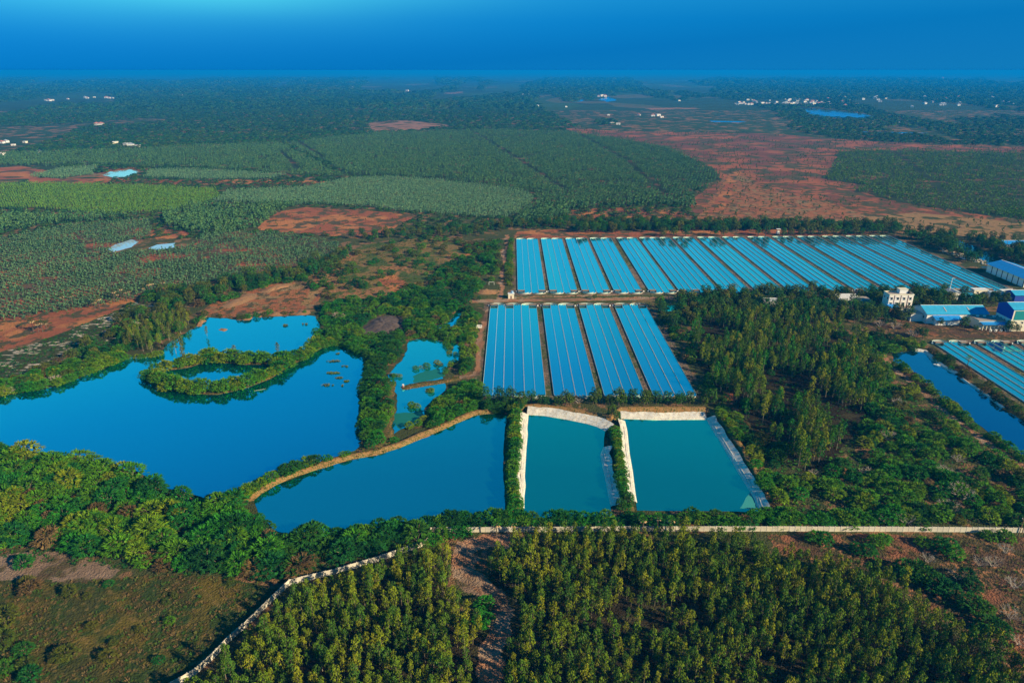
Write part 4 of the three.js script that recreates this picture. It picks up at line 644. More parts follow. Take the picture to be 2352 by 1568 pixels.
const many = (f, n, s) => Array.from({ length: n }, (_, i) => f(s + i * 101));
const PROTO = { euc: many(eucalyptus, 9, 11), thorn: many(thornShrub, 6, 2011), shade: many(shadeTree, 5, 3011), palm: many(palm, 4, 4011), bare: many(bareShrub, 4, 5011), crop: many(cropTree, 4, 6011), canopy: many(canopy, 4, 7011), tuft: many(tuft, 4, 8011) };
const TINT = {
  euc: [[.15, .195, .008], [.105, .17, .008], [.07, .145, .010], [.18, .20, .008], [.05, .12, .012]],
  thornY: [[.115, .21, .008], [.07, .20, .008], [.15, .20, .008], [.05, .17, .010]], thorn: [[.026, .165, .012], [.045, .18, .010], [.018, .12, .016], [.07, .185, .008]], thornD: [[.014, .095, .018], [.024, .105, .013], [.038, .12, .010], [.013, .07, .015]],
  shade: [[.022, .085, .014], [.035, .09, .012], [.018, .07, .018], [.05, .09, .010]], olive: [[.075, .092, .012], [.09, .095, .012], [.058, .09, .012]], dry: [[.13, .085, .03], [.15, .10, .04], [.11, .07, .028]],
  crop: [[.10, .205, .095], [.075, .175, .08], [.115, .215, .09]], cropP: [[.13, .25, .13], [.10, .22, .11], [.15, .26, .12]], cropY: [[.13, .25, .03], [.10, .23, .035]], cropD: [[.075, .175, .06], [.095, .19, .06], [.062, .15, .06]], cropR: [[.095, .20, .04], [.12, .205, .036]], lime: [[.10, .22, .01]],
  wood: [[.022, .075, .016], [.035, .085, .014], [.02, .062, .018]], weed: [[.05, .095, .016], [.085, .095, .02], [.04, .10, .014]],
};
const leafMats = new Map();
const leafMat = (c) => { const k = c.join(); if (!leafMats.has(k)) leafMats.set(k, matte({ color: C(...c), roughness: .8, vertexColors: true, side: THREE.DoubleSide })); return leafMats.get(k); };
const LEAF_WHITE = matte({ color: C(1, 1, 1), roughness: .8, vertexColors: true, side: THREE.DoubleSide });
const BARK = M(.24, .18, .12), BARK_PALE = M(.44, .36, .29), BARK_DARK = M(.10, .07, .05), BARK_EUC = M(.21, .17, .11), FROND_DEAD = new THREE.MeshStandardMaterial({ color: C(.44, .30, .15), roughness: .9, vertexColors: true, side: THREE.DoubleSide });
const KIND = {
  euc: { name: 'eucalyptus_tree', cat: 'tree', bark: BARK_EUC, stuff: 'eucalyptus_wood', stuffLabel: 'the rest of the slender eucalyptus trees in the plantations' },
  thorn: { name: 'thorn_shrub', cat: 'shrub', bark: BARK, stuff: 'thorn_thicket', stuffLabel: 'the rest of the feathery green thorn scrub' },
  shade: { name: 'shade_tree', cat: 'tree', bark: BARK_DARK, stuff: 'shade_tree_wood', stuffLabel: 'the rest of the dark round broadleaf trees' },
  palm: { name: 'palm_tree', cat: 'palm', bark: BARK_DARK }, bare: { name: 'bare_shrub', cat: 'shrub', bark: BARK_PALE }, dry: { name: 'dry_shrub', cat: 'shrub', bark: BARK, proto: 'thorn' },
  crop: { name: 'plantation_tree', cat: 'tree', stuff: 'plantation', stuffLabel: 'the rest of the young bluish plantation trees in far fields' },
};

// ---------------------------------------------------------------- plants: where they stand
const NOGO = [];
scene.traverse((o) => { if (o.parent === scene && /block|workshop|hall|factory|house|shed|bungalow|room|hut|tower|sump|cistern|frame|mast/.test(o.name)) { const b = new THREE.Box3().setFromObject(o); NOGO.push([b.min.x - .8, b.min.z - .8, b.max.x + .8, b.max.z + 1.5]); } });
const blocked = (x, z, m = 0) => NOGO.some((b) => x > b[0] - m && x < b[2] + m && z > b[1] - m && z < b[3] + m);
const MOUND = poly([[822, 760], [838, 742], [868, 726], [900, 722], [926, 726], [937, 742], [928, 758], [905, 772], [870, 776], [840, 774]]);
const pop = { euc: [], thorn: [], shade: [], palm: [], bare: [], dry: [], crop: [] };
const put = (k, x, z, s, tint, label, group) => pop[k].push({ x, z, s, r: rr(0, 6.28), v: Math.floor(rnd() * 97), t: pick(TINT[tint] ?? [[.3, .25, .2]]), label, group, y: heightAt(x, z), sy: rr(.88, 1.14) });
function scatter(p, sp, f, keep = 1) { const b = bounds(p); for (let z = b[1]; z < b[3]; z += sp) for (let x = b[0]; x < b[2]; x += sp) { const X = x + rr(-.46, .46) * sp, Zz = z + rr(-.46, .46) * sp; if (rnd() < keep && inside(p, X, Zz)) f(X, Zz); } }
const free = (x, z, m = 0) => !inWater(x, z) && !inBlock(x, z, 1.2 + m) && !blocked(x, z, m) && dpath(x, z, ROAD) > 4.2 + m && dpath(x, z, LEFT_TRACK) > 2.4 + m && !inside(MOUND, x, z);
const wallD = (x, z) => dpath(x, z, WALL_LINE);
seed(4242);
// front plantation, both sides of the gully
for (const [p, label] of [[F1, 'slender yellow-green eucalyptus in the front plantation left of the gully'], [F2, 'slender yellow-green eucalyptus in the front plantation right of the gully']])
  scatter(p, 2.5, (x, z) => { const n = fbm(x / 16 + 5, z / 16, 3); if (n < .36 && rnd() < .6) return; if (dpath(x, z, GULLY) < 4.5 || wallD(x, z) < (p === F1 ? 6.2 : 2.4)) return; put('euc', x, z, rr(.58, 1.18) * (.84 + .34 * n), 'euc', label, label.includes('left') ? 'front plantation left of the gully' : 'front plantation right of the gully'); });
scatter(poly([[1180, 1246], [1240, 1234], [1300, 1234], [1290, 1250], [1200, 1265]]), 4, (x, z) => put('euc', x, z, rr(.6, .9), 'euc', 'small eucalyptus at the head of the gully below the wall', 'eucalyptus at the gully head'));
// grove right of the middle raceways
scatter(R1, 3.5, (x, z) => { const n = fbm(x / 14, z / 14 + 4, 3); if (n < .44) return; if (rnd() < .16) put('thorn', x, z, rr(.8, 1.3), 'thornD', 'dark thorn shrub under the grove right of the raceways', 'shrubs in the grove'); else put('euc', x, z, rr(.95, 1.5), rnd() < .7 ? 'euc' : 'thorn', 'tall loose eucalyptus in the grove right of the middle raceways', 'grove right of the raceways'); });
scatter(poly([[265, 800], [290, 770], [350, 748], [410, 735], [440, 745], [420, 770], [390, 798], [330, 812]]), 4.2, (x, z) => { if (free(x, z)) put('euc', x, z, rr(.8, 1.25), rnd() < .5 ? 'euc' : 'olive', 'leafy eucalyptus on the shore left of the upper pool', 'eucalyptus beside the upper pool'); });
for (const [u, v, s] of [[418, 806, 1.5], [424, 842, 1.2], [540, 822, 1.0], [640, 816, 1.0], [404, 812, 1.3], [475, 772, .8]]) { const [x, z] = G(u, v); put('euc', x, z, s, 'olive', 'thin greyish tree standing in shallow water of the lake', 'trees in the lake shallows'); }

const SHR = [ // polygon, spacing, scale, tint, keep, label, group, noise cut
  [[[-90, 1024], [60, 1042], [150, 1056], [240, 1072], [330, 1102], [386, 1130], [440, 1144], [500, 1160], [560, 1168], [600, 1198], [640, 1232], [720, 1246], [900, 1224], [992, 1216], [982, 1232], [960, 1250], [860, 1286], [760, 1314], [680, 1334], [600, 1328], [500, 1322], [400, 1306], [310, 1312], [270, 1296], [170, 1262], [60, 1256], [-90, 1268]], 4.8, [.9, 2.1], ['thornY', 'thorn', 'thorn', 'thornD'], .95, 'feathery green thorn shrub in the big thicket below the lake', 'thicket below the lake', .30],
  [[[995, 1206], [1160, 1196], [1400, 1192], [1760, 1184], [2010, 1192], [2010, 1213], [1500, 1215], [1000, 1217]], 3.2, [.85, 1.35], ['thorn', 'thorn', 'thornD'], .95, 'dark green thorn shrub in the hedge behind the panel wall', 'hedge behind the wall', 0],
  [[[1648, 950], [1694, 992], [1745, 1075], [1790, 1165], [1810, 1195], [2000, 1212], [2440, 1214], [2440, 1130], [2352, 1092], [2250, 1025], [2150, 950], [2090, 895], [2040, 860], [2015, 885], [1990, 980], [1900, 1082], [1850, 1095], [1790, 1056], [1720, 994], [1670, 945]], 4.6, [.8, 1.55], ['thorn', 'thornY', 'thorn', 'thornY', 'thornD', 'olive'], .9, 'green thorn shrub in the scrub between grove and canal', 'scrub between grove and canal', .42],
  [[[1646, 952], [1668, 950], [1720, 1040], [1770, 1130], [1800, 1190], [1778, 1190], [1745, 1110], [1700, 1030]], 3.0, [.8, 1.3], ['thorn', 'thornY'], .9, 'bright thorn shrub along the bank right of the last teal pond', 'shrubs right of the last pond', 0],
  [[[852, 818], [886, 782], [928, 776], [920, 808], [894, 842], [876, 862], [892, 900], [898, 950], [888, 992], [866, 1018], [838, 1028], [840, 930], [850, 860]], 3.2, [.9, 1.4], ['thorn', 'thornD', 'thornD'], .95, 'dense thorn shrub on the wooded bank between lake and marsh', 'bank between lake and marsh', 0],
  [[[738, 775], [790, 740], [860, 712], [930, 700], [1040, 700], [1092, 722], [1088, 780], [1090, 860], [1062, 862], [1064, 790], [1010, 776], [940, 774], [890, 783], [840, 806], [790, 792], [745, 788]], 4, [.9, 1.5], ['thorn', 'thornD', 'thorn', 'thornY'], .92, 'thorn shrub in the scrub around the dark earth mound', 'scrub around the earth mound', .3],
  [[[1000, 934], [1036, 908], [1090, 876], [1104, 905], [1112, 938], [1040, 966], [990, 986], [990, 955]], 3.2, [.9, 1.4], ['thorn', 'thorn', 'thornY'], .96, 'lush thorn shrub between marsh and middle raceways', 'thicket between marsh and raceways', 0],
  [[[300, 692], [420, 668], [560, 644], [690, 622], [780, 594], [802, 602], [740, 642], [640, 652], [540, 684], [440, 722], [400, 772], [300, 806], [200, 850], [80, 896], [-90, 930], [-90, 912], [60, 866], [200, 796], [260, 762]], 6.2, [1.0, 1.7], ['thornD', 'thorn', 'olive'], .85, 'dark scrub shrub in the belt left of the lake', 'scrub belt left of the lake', .36],
  [[[-90, 918], [60, 885], [140, 868], [250, 834], [282, 822], [276, 808], [200, 834], [60, 872], [-90, 900]], 3.4, [.9, 1.4], ['thornY', 'thornY', 'thorn'], .95, 'yellow-green shrub lining the left shore of the lake', 'shrubs on the left lake shore', 0],
  [[[690, 645], [760, 604], [840, 566], [960, 548], [1060, 552], [1110, 565], [1105, 640], [1000, 668], [880, 684], [760, 692], [700, 690]], 9.5, [.8, 1.5], ['thornD', 'thorn', 'olive'], .8, 'scattered thorn shrub on the dry meadow left of the long block', 'shrubs on the dry meadow', .42],
  [[[880, 690], [960, 664], [1060, 648], [1110, 640], [1120, 660], [1085, 680], [1080, 702], [1000, 702], [930, 702], [860, 712], [790, 740], [740, 760], [745, 700], [800, 690]], 4.6, [.9, 1.5], ['thornD', 'thorn'], .9, 'dark green shrub in the thicket above the earth mound', 'thicket above the earth mound', .32],
  [[[1090, 560], [1148, 552], [1146, 640], [1110, 650], [1040, 655], [980, 650], [1040, 600]], 5, [.9, 1.5], ['thornD', 'thorn', 'olive'], .9, 'thorn shrub beside the upper left track', 'shrubs beside the upper track', .34],
  [[[1168, 552], [1178, 552], [1182, 660], [1160, 662]], 3.4, [.7, 1.0], ['olive', 'thornY', 'thorn'], .9, 'small shrub between the track and the long block', 'shrubs between track and raceways', 0],
  [[[1512, 722], [1590, 745], [1604, 832], [1655, 905], [1692, 944], [1640, 936], [1622, 918], [1560, 800]], 4, [.7, 1.2], ['thorn', 'thornD', 'thornY'], .75, 'low shrub on the verge right of the middle block', 'verge right of the middle block', .4],
  [[[1990, 770], [2060, 778], [2130, 790], [2110, 806], [2050, 812], [2040, 850], [2012, 860], [1995, 800]], 4.2, [.8, 1.4], ['thorn', 'thornY', 'thornD'], .9, 'green shrub at the head of the blue canal', 'shrubs at the canal head', .3],
  [[[2054, 836], [2096, 856], [2126, 880], [2152, 896], [2162, 916], [2192, 926], [2250, 984], [2352, 1056], [2352, 1066], [2240, 990], [2180, 942], [2140, 910], [2080, 862], [2046, 845]], 2.9, [.7, 1.2], ['thorn', 'thornY'], .85, 'bright shrub on the left bank of the blue canal', 'shrubs on the left canal bank', 0],
  [[[2132, 800], [2160, 806], [2200, 838], [2260, 880], [2320, 925], [2400, 985], [2400, 1000], [2310, 938], [2215, 870], [2150, 828]], 3.1, [.6, 1.1], ['thornD', 'olive', 'dry', 'thorn'], .85, 'dull shrub on the strip between canal and raceways', 'shrubs between canal and raceways', .3],
];
for (const [p, sp, [s0, s1], tints, keep, label, group, cut] of SHR) scatter(poly(p), sp, (x, z) => {
  if (!free(x, z, .2) || wallD(x, z) < 2.2 || dpath(x, z, CANAL_PATH) < 2.4) return;
  if (cut && fbm(x / 11 + 70, z / 11, 3) < cut) return;
  const east = fbm(x / 30, z / 30 + 9, 2), t = tints[Math.floor(clamp(east * 1.6 - .3 + rr(-.25, .25), 0, .999) * tints.length)];
  if (t === 'dry' || rnd() < .035) put('dry', x, z, rr(s0, s1) * .9, 'dry', 'brown withered shrub among the ' + group, 'withered shrubs, ' + group);
  else put('thorn', x, z, rr(s0, s1), t, label, group);
}, keep);
// shrubs along the banks
function along(path, step, off, f) { resample(path, step).forEach(([x, z]) => f(x + rr(-off, off), z + rr(-off, off))); }
for (const p of SPIT) along(p, 1.8, 3.0, (x, z) => put('thorn', x, z, rr(1.0, 1.9), rnd() < .75 ? 'thornY' : 'thorn', 'yellow-green shrub on the hooked spit in the lake', 'shrubs on the lake spit'));
along(poly([[-60, 922], [30, 903], [90, 894], [146, 879], [202, 857], [253, 838], [281, 827]]), 2.4, 1.2, (x, z) => put('thorn', x, z, rr(.9, 1.4), rnd() < .8 ? 'thornY' : 'thorn', 'yellow-green shrub overhanging the left shore of the lake', 'shrubs overhanging the left shore'));
along(poly([[846, 822], [843, 838], [844, 860], [837, 882], [836, 922], [834, 954], [833, 986], [838, 1010]]), 2.4, 1, (x, z) => put('thorn', x, z, rr(.8, 1.2), 'thornD', 'dark shrub overhanging the right shore of the lake', 'shrubs overhanging the right shore'));
along(poly([[372, 815], [340, 822], [300, 824]]), 2.6, 1, (x, z) => put('thorn', x, z, rr(.7, 1.1), 'thornY', 'low bright shrub at the lake inlet', 'shrubs at the lake inlet'));
along(poly([[727, 768], [740, 790], [790, 797], [829, 812]]), 2.4, 1.2, (x, z) => put('thorn', x, z, rr(.8, 1.3), 'thorn', 'green shrub on the upper right shore of the lake', 'shrubs on the upper right shore'));
along(poly([[939, 779], [972, 775], [1012, 781], [1060, 789], [1060, 826], [1030, 842], [1020, 860]]), 4.2, 1.2, (x, z) => put('thorn', x, z, rr(.5, .9), rnd() < .5 ? 'thornY' : 'thorn', 'shrub at the edge of the marsh pond', 'shrubs around the marsh pond'));
along(poly([[445, 752], [470, 726], [520, 728], [553, 734], [600, 724], [660, 722], [705, 720]]), 3.4, 2, (x, z) => { if (rnd() < .7) put('thorn', x, z, rr(.5, 1.0), rnd() < .5 ? 'olive' : 'thorn', 'low shrub on the orange bank of the upper pool', 'shrubs on the orange bank'); });
for (const [u, v, s] of [[955, 848, .7], [980, 842, .8], [1004, 836, .8], [1030, 800, .8], [1032, 812, .7], [1024, 792, .9], [905, 866, .6], [918, 866, .5], [945, 934, .8], [958, 936, .7], [990, 900, .7], [940, 982, .9], [960, 976, .9], [975, 968, 1.0], [1046, 815, .6]]) { const [x, z] = G(u, v); put('thorn', x, z, s, 'thornY', 'bright low shrub growing in the marsh shallows', 'shrubs in the marsh shallows'); }
along(poly([[700, 1240], [780, 1238], [860, 1228], [940, 1214], [1000, 1205], [1100, 1200], [1200, 1195]]), 2.1, 1.4, (x, z) => put('thorn', x, z, rr(.9, 1.5), rnd() < .6 ? 'thorn' : 'thornD', 'dense green shrub along the lower edge of the blue pond', 'shrubs below the blue pond'));
along(NEAR_BUND_AB, 2.1, 1.1, (x, z) => put('thorn', x, z, rr(.75, 1.1), rnd() < .4 ? 'thornY' : 'thorn', 'green shrub on the bank between blue and teal pond', 'shrubs between blue and teal pond'));
along(NEAR_BUND_BC.slice(1), 2.1, .9, (x, z) => put('thorn', x, z, rr(.7, 1.0), rnd() < .4 ? 'thornY' : 'thorn', 'green shrub on the bank between the two teal ponds', 'shrubs between the teal ponds'));
along(poly([[540, 1150], [570, 1136], [600, 1118], [640, 1096], [690, 1076], [722, 1066]]), 1.9, 1.6, (x, z) => put('thorn', x, z, rr(.9, 1.3), rnd() < .3 ? 'thornY' : 'thornD', 'leafy shrub on the lower end of the ochre dike', 'shrubs on the ochre dike'));
for (const [u, v, s] of [[752, 1062, .8], [789, 1052, .7], [798, 1050, .6], [850, 1030, 1.0], [872, 1022, 1.0], [905, 1015, .8]]) { const [x, z] = G(u, v); put('thorn', x, z, s, 'thorn', 'lone rounded shrub on the upper part of the ochre dike', 'lone shrubs on the ochre dike'); }
scatter(poly([[1110, 928], [1200, 930], [1205, 945], [1160, 950], [1100, 950]]), 2.6, (x, z) => { if (!inWater(x, z)) put('thorn', x, z, rr(.7, 1.1), 'thornD', 'dark shrub at the corner below the middle raceways', 'shrubs at the corner below the raceways'); });
// explicit shrubs on the red slope right of the front plantation
for (const [u, v, s] of [[1872, 1242, 1.2], [1892, 1246, 1.2], [2012, 1252, 1.1], [2028, 1246, 1.1], [1995, 1275, 1.1], [1968, 1268, 1.0], [2120, 1252, 1.0], [2160, 1262, 1.2], [2178, 1258, 1.1], [2190, 1282, 1.2], [2310, 1240, 1.1], [2270, 1236, 1.0], [2075, 1318, 1.5], [2100, 1326, 1.6], [2125, 1336, 1.5], [2150, 1352, 1.5], [2172, 1364, 1.4], [2218, 1336, 1.3], [2232, 1352, 1.2], [2228, 1398, 1.4], [2252, 1408, 1.3], [2274, 1446, 1.4], [2296, 1456, 1.2], [1112, 1395, 1.1], [1110, 1432, 1.2], [1050, 1232, 1.2], [1015, 1236, 1.2], [1070, 1226, 1.0], [995, 1248, 1.1]]) { const [x, z] = G(u, v); put('thorn', x, z, s, u > 2060 && v > 1300 ? 'thornD' : 'thorn', u > 1800 ? 'rounded green shrub on the red slope beside the front plantation' : 'green shrub at the edge of the gully', u > 1800 ? 'shrubs on the red slope' : 'shrubs beside the gully'); }
for (const [u, v, s, t] of [[60, 1345, 1.0, 'olive'], [160, 1365, .9, 'olive'], [55, 1300, 1.2, 'thorn'], [250, 1345, .6, 'thorn'], [200, 1372, .5, 'olive'], [150, 1510, 1.2, 'olive'], [60, 1535, 1.0, 'olive'], [250, 1515, .9, 'olive'], [390, 1430, .6, 'thorn'], [210, 1440, .6, 'olive'], [15, 1430, 1.5, 'olive'], [10, 1480, 1.3, 'olive'], [55, 1500, .9, 'thornD'], [400, 1370, .4, 'olive'], [530, 1338, .5, 'olive'], [380, 1385, .4, 'olive'], [320, 1450, .5, 'olive'], [10, 1545, 1.2, 'thornD'], [70, 1560, 1.1, 'thornD'], [365, 1520, .6, 'thornD'], [260, 1480, .5, 'olive']]) { const [x, z] = G(u, v); put('thorn', x, z, s, t, 'isolated bush on the ochre dry field', 'bushes on the dry field'); }
for (const [u, v, s] of [[110, 1250, 1.7], [300, 1190, 1.4], [395, 1185, 1.2], [380, 1305, 1.3], [520, 1228, 1.3], [585, 1318, 1.7], [690, 1312, 1.9], [620, 1242, 1.2], [710, 1252, 1.1], [70, 1360, 1.1], [275, 1140, .9], [180, 1155, 1.0]]) { const [x, z] = G(u, v); put('dry', x, z, s, 'dry', 'brownish bush standing out in the thicket below the lake', 'brown bushes below the lake'); }
// shade trees
for (let k = 0; k < 27; k++) { const u = 1122 + k * 19.5 + rr(-8, 8); if (Math.abs(u - 1325) < 14) continue; const [x, z] = G(u, 929 + rr(-3, 4)); put('shade', x, z, rr(.8, 1.25), 'shade', 'round tree in the row below the middle raceways', 'tree row below the middle raceways'); }
for (const [u, v, s] of [[1404, 962, .85], [1416, 972, .8], [1366, 688, .62], [1565, 682, .9], [1100, 690, .62], [1442, 1172, .9], [1425, 1180, .8], [1170, 955, .8], [1196, 942, .85]]) { const [x, z] = G(u, v); put('shade', x, z, s, 'shade', v < 700 ? 'single dark round tree beside the dirt track' : 'dark round tree at an end of the pond banks', v < 700 ? 'single trees beside the track' : 'trees at the ends of the pond banks'); }
along(poly([[1415, 546], [1560, 543.5], [1800, 541], [2058, 537.5]]), 5.5, 1.2, (x, z) => { if (rnd() < .85 && free(x, z, 1.2)) put('shade', x, z, rr(1.0, 1.75), pick(['shade', 'thornD', 'olive']), 'dark tree overhanging the back edge of the long raceway block', 'trees at the back edge of the long block'); });
const SHD = [
  [[[1506, 706], [1560, 694], [1640, 676], [1750, 674], [1900, 672], [2020, 672], [2120, 674], [2270, 676], [2400, 694], [2400, 704], [2290, 704], [2110, 742], [2080, 726], [1990, 745], [1930, 748], [1830, 732], [1640, 730], [1590, 745], [1545, 762], [1506, 732]], 5.6, [.9, 1.45], .94, ['shade', 'shade', 'olive', 'thornD'], 'dark tree in the belt below the long raceway block', 'tree belt below the long block'],
  [[[1095, 538], [1180, 516], [1320, 505], [1500, 508], [1700, 512], [1900, 518], [2100, 530], [2440, 566], [2440, 585], [2250, 570], [2130, 548], [2060, 535], [1900, 533], [1500, 530], [1200, 528]], 8, [.8, 1.3], .8, ['shade', 'thornD', 'olive'], 'dark tree in the belt behind the long raceway block', 'tree belt behind the long block'],
  [[[1330, 537], [1500, 533], [1900, 529], [2062, 534], [2062, 522], [1700, 518], [1330, 522]], 6.5, [1.1, 1.7], .9, ['shade', 'thornD', 'shade', 'olive'], 'tall dark tree close behind the long raceway block', 'trees close behind the long block'],
  [[[2000, 748], [2070, 738], [2110, 752], [2106, 772], [2020, 776]], 9, [.6, 1.0], .8, ['olive', 'shade'], 'thin tree on the yard left of the factory', 'trees on the factory yard'],
  [[[2066, 540], [2130, 548], [2195, 556], [2192, 572], [2240, 592], [2262, 600], [2240, 610], [2195, 590], [2130, 568]], 6, [1, 1.5], .95, ['shade', 'thornD'], 'dark tree between the long block and the dark pond', 'trees left of the dark pond'],
  [[[2240, 556], [2352, 572], [2440, 585], [2440, 612], [2345, 612], [2290, 586]], 6.5, [1, 1.6], .92, ['shade', 'thornD', 'olive'], 'dark tree beyond the dark pond', 'trees beyond the dark pond'],
  [[[330, 682], [430, 662], [560, 640], [690, 618], [780, 590], [800, 575], [805, 595], [740, 635], [640, 648], [520, 684], [430, 706], [360, 712]], 6.5, [.9, 1.6], .8, ['shade', 'olive', 'thornD'], 'round dark tree in the belt below the near plantation', 'tree belt below the near plantation'],
  [[[60, 880], [150, 820], [260, 760], [380, 690], [440, 680], [440, 720], [400, 765], [300, 800], [180, 850]], 11, [.8, 1.3], .7, ['olive', 'olive', 'shade'], 'olive round tree on the stony slope left of the lake', 'olive trees on the stony slope'],
  [[[800, 545], [1100, 520], [1180, 515], [1100, 548], [960, 545], [840, 560]], 8, [.8, 1.3], .7, ['shade', 'thornD', 'olive'], 'tree on the edge between dry meadow and red field', 'trees above the dry meadow'],
];
for (const [p, sp, [s0, s1], keep, tints, label, group] of SHD) scatter(poly(p), sp, (x, z) => { if (free(x, z, 1)) put('shade', x, z, rr(s0, s1), pick(tints), label, group); }, keep);
for (const [u, v, s] of [[2146, 742, .95], [2213, 752, 1.15], [2316, 762, 1.0], [2120, 778, 1.05], [2108, 772, .9], [2203, 584, .9], [2160, 748, .7], [2335, 764, .8], [2240, 762, .6], [2060, 728, 1.3], [2085, 735, 1.3]]) { const [x, z] = G(u, v); put('shade', x, z, s, 'shade', 'dark tree standing in front of the factory buildings', 'trees in front of the factory'); }
// palms
for (const [u, v] of [[150, 705], [165, 700], [78, 762], [88, 764], [98, 762], [108, 758], [218, 712], [228, 710], [262, 694], [270, 692], [280, 690], [292, 692], [302, 688], [330, 676], [342, 672], [352, 668], [380, 668]]) { const [x, z] = G(u + rr(-2, 2), v); put('palm', x, z, rr(.8, 1.1), 'olive', 'palm with cream skirt of dead fronds on the red strip', 'palms along the red strip'); }
for (const [u, v, l] of [[498, 1166, 'lone palm at the corner of the lake'], [1140, 1236, 'palm with dead orange fronds before the wall'], [1231, 1232, 'green palm before the wall right of the gully'], [1477, 1222, 'palm beside the wall, leftmost of the group by the teal pond'], [1510, 1222, 'palm beside the wall, middle of the group by the teal pond'], [1540, 1224, 'palm beside the wall, last of the group by the teal pond'], [2222, 842, 'thin palm over the side raceways'], [1180, 1234, 'leafless palm stem before the wall']]) { const [x, z] = G(u, v); put('palm', x, z, .85, 'thorn', l, undefined); }
// bare shrubs
for (const [u, v, s] of [[1990, 1092, 1.15], [2036, 1010, 1.2], [2172, 1092, 1.1], [2210, 1146, 1.6], [2176, 1178, 1.5], [2082, 1204, 1.2], [2035, 1202, .9], [2200, 1060, 1.0], [1870, 1090, .7], [2060, 935, 1.2], [2020, 750, 1.3], [2055, 755, 1.2], [2095, 775, 1.2], [1955, 690, 1.1], [1328, 926, .9], [128, 878, 1.2], [20, 905, 1.0], [780, 735, 1.4], [2130, 1290, .9], [2200, 1330, 1.0], [2280, 1300, 1.0], [2310, 1270, .9], [2330, 1350, 1.1], [2250, 1300, .8], [2320, 1420, 1.0], [1995, 1400, .8], [1770, 1120, .6], [2290, 1500, .9], [2340, 1480, .9]]) { const [x, z] = G(u, v); put('bare', x, z, s * 1.5, 'x', v > 1225 ? 'leafless grey shrub on the red slope beside the front plantation' : v > 860 ? 'leafless grey shrub in the scrub right of the grove' : 'leafless grey tree among the upper scrub and buildings', v > 1225 ? 'bare shrubs on the red slope' : v > 860 ? 'bare shrubs right of the grove' : 'bare trees in the upper scrub'); }
// near plantation rows (seen largest first) and the far fields
const RIDES = [[[668, 318], [700, 336], [745, 366]], [[648, 352], [668, 372], [685, 392]], [[1080, 300], [1180, 360], [1300, 440]], [[1330, 310], [1440, 370], [1530, 450]], [[2050, 345], [2120, 400], [2200, 480]]].map(poly);
function rows(p, dx, dz, ang, s0, s1, tints, label, group, skip = 0) { const b = bounds(p), cx = (b[0] + b[2]) / 2, cz = (b[1] + b[3]) / 2, R = Math.hypot(b[2] - b[0], b[3] - b[1]) / 2, c = Math.cos(ang), s = Math.sin(ang); for (let i = -R; i < R; i += dx) for (let j = -R; j < R; j += dz) { const x = cx + i * c - j * s + rr(-.3, .3) * dx * .6, z = cz + i * s + j * c + rr(-.3, .3) * dz * .4; if (rnd() < skip || !inside(p, x, z) || inWater(x, z) || (z < -800 && RIDES.some((r) => dpath(x, z, r) < 5))) continue; if (skip && fbm(x / 22 + 8, z / 22, 3) < .38 + skip * .3 && rnd() < .7) continue; pop.crop.push({ x, z, s: rr(s0, s1), r: rr(0, 6.28), v: Math.floor(rnd() * 97), t: pick(TINT[tints]), label, group, y: 0, sy: rr(.85, 1.2), far: p !== P1 }); } }
rows(P1, 1.8, 3.9, .5, .8, 1.15, 'crop', 'young bluish-green tree in the rows of the near left plantation', 'rows of the near plantation', .07);
rows(P2, 3, 3.6, .2, 1, 1.4, 'cropP', 'pale tree in the field beyond the red clearing', 'pale field'); rows(P3, 3.2, 3.4, .1, .9, 1.3, 'cropY', 'yellow-green field tree', 'yellow-green field'); for (const p of P4) rows(p, 3.6, 4, 0, 1, 1.3, 'cropP', 'pale field tree', 'small pale fields');
for (const p of P5) rows(p, 4, 4.6, .3, 1.2, 1.85, 'cropD', 'dark field tree', 'dark fields', .04); rows(P6, 5, 5.2, .3, 1.2, 1.9, 'cropR', 'field tree right of the red plain', 'field right of the red plain', .24); rows(P7, 3.5, 4, 0, 1, 1.3, 'lime', 'bright field tree', 'bright field');
for (const p of [[[375, 500], [440, 474], [600, 474], [690, 470], [640, 486], [596, 520], [560, 534], [470, 540], [380, 524]], [[-90, 500], [120, 500], [330, 500], [120, 516], [-90, 552]], [[1230, 476], [1330, 472], [1480, 466], [1590, 456], [1600, 478], [1450, 476], [1310, 482], [1300, 506], [1180, 516], [1190, 496]]]) rows(poly(p), 4, 4.5, .2, 1.6, 2.4, 'cropD', 'dark tree', 'dark belts', .05);

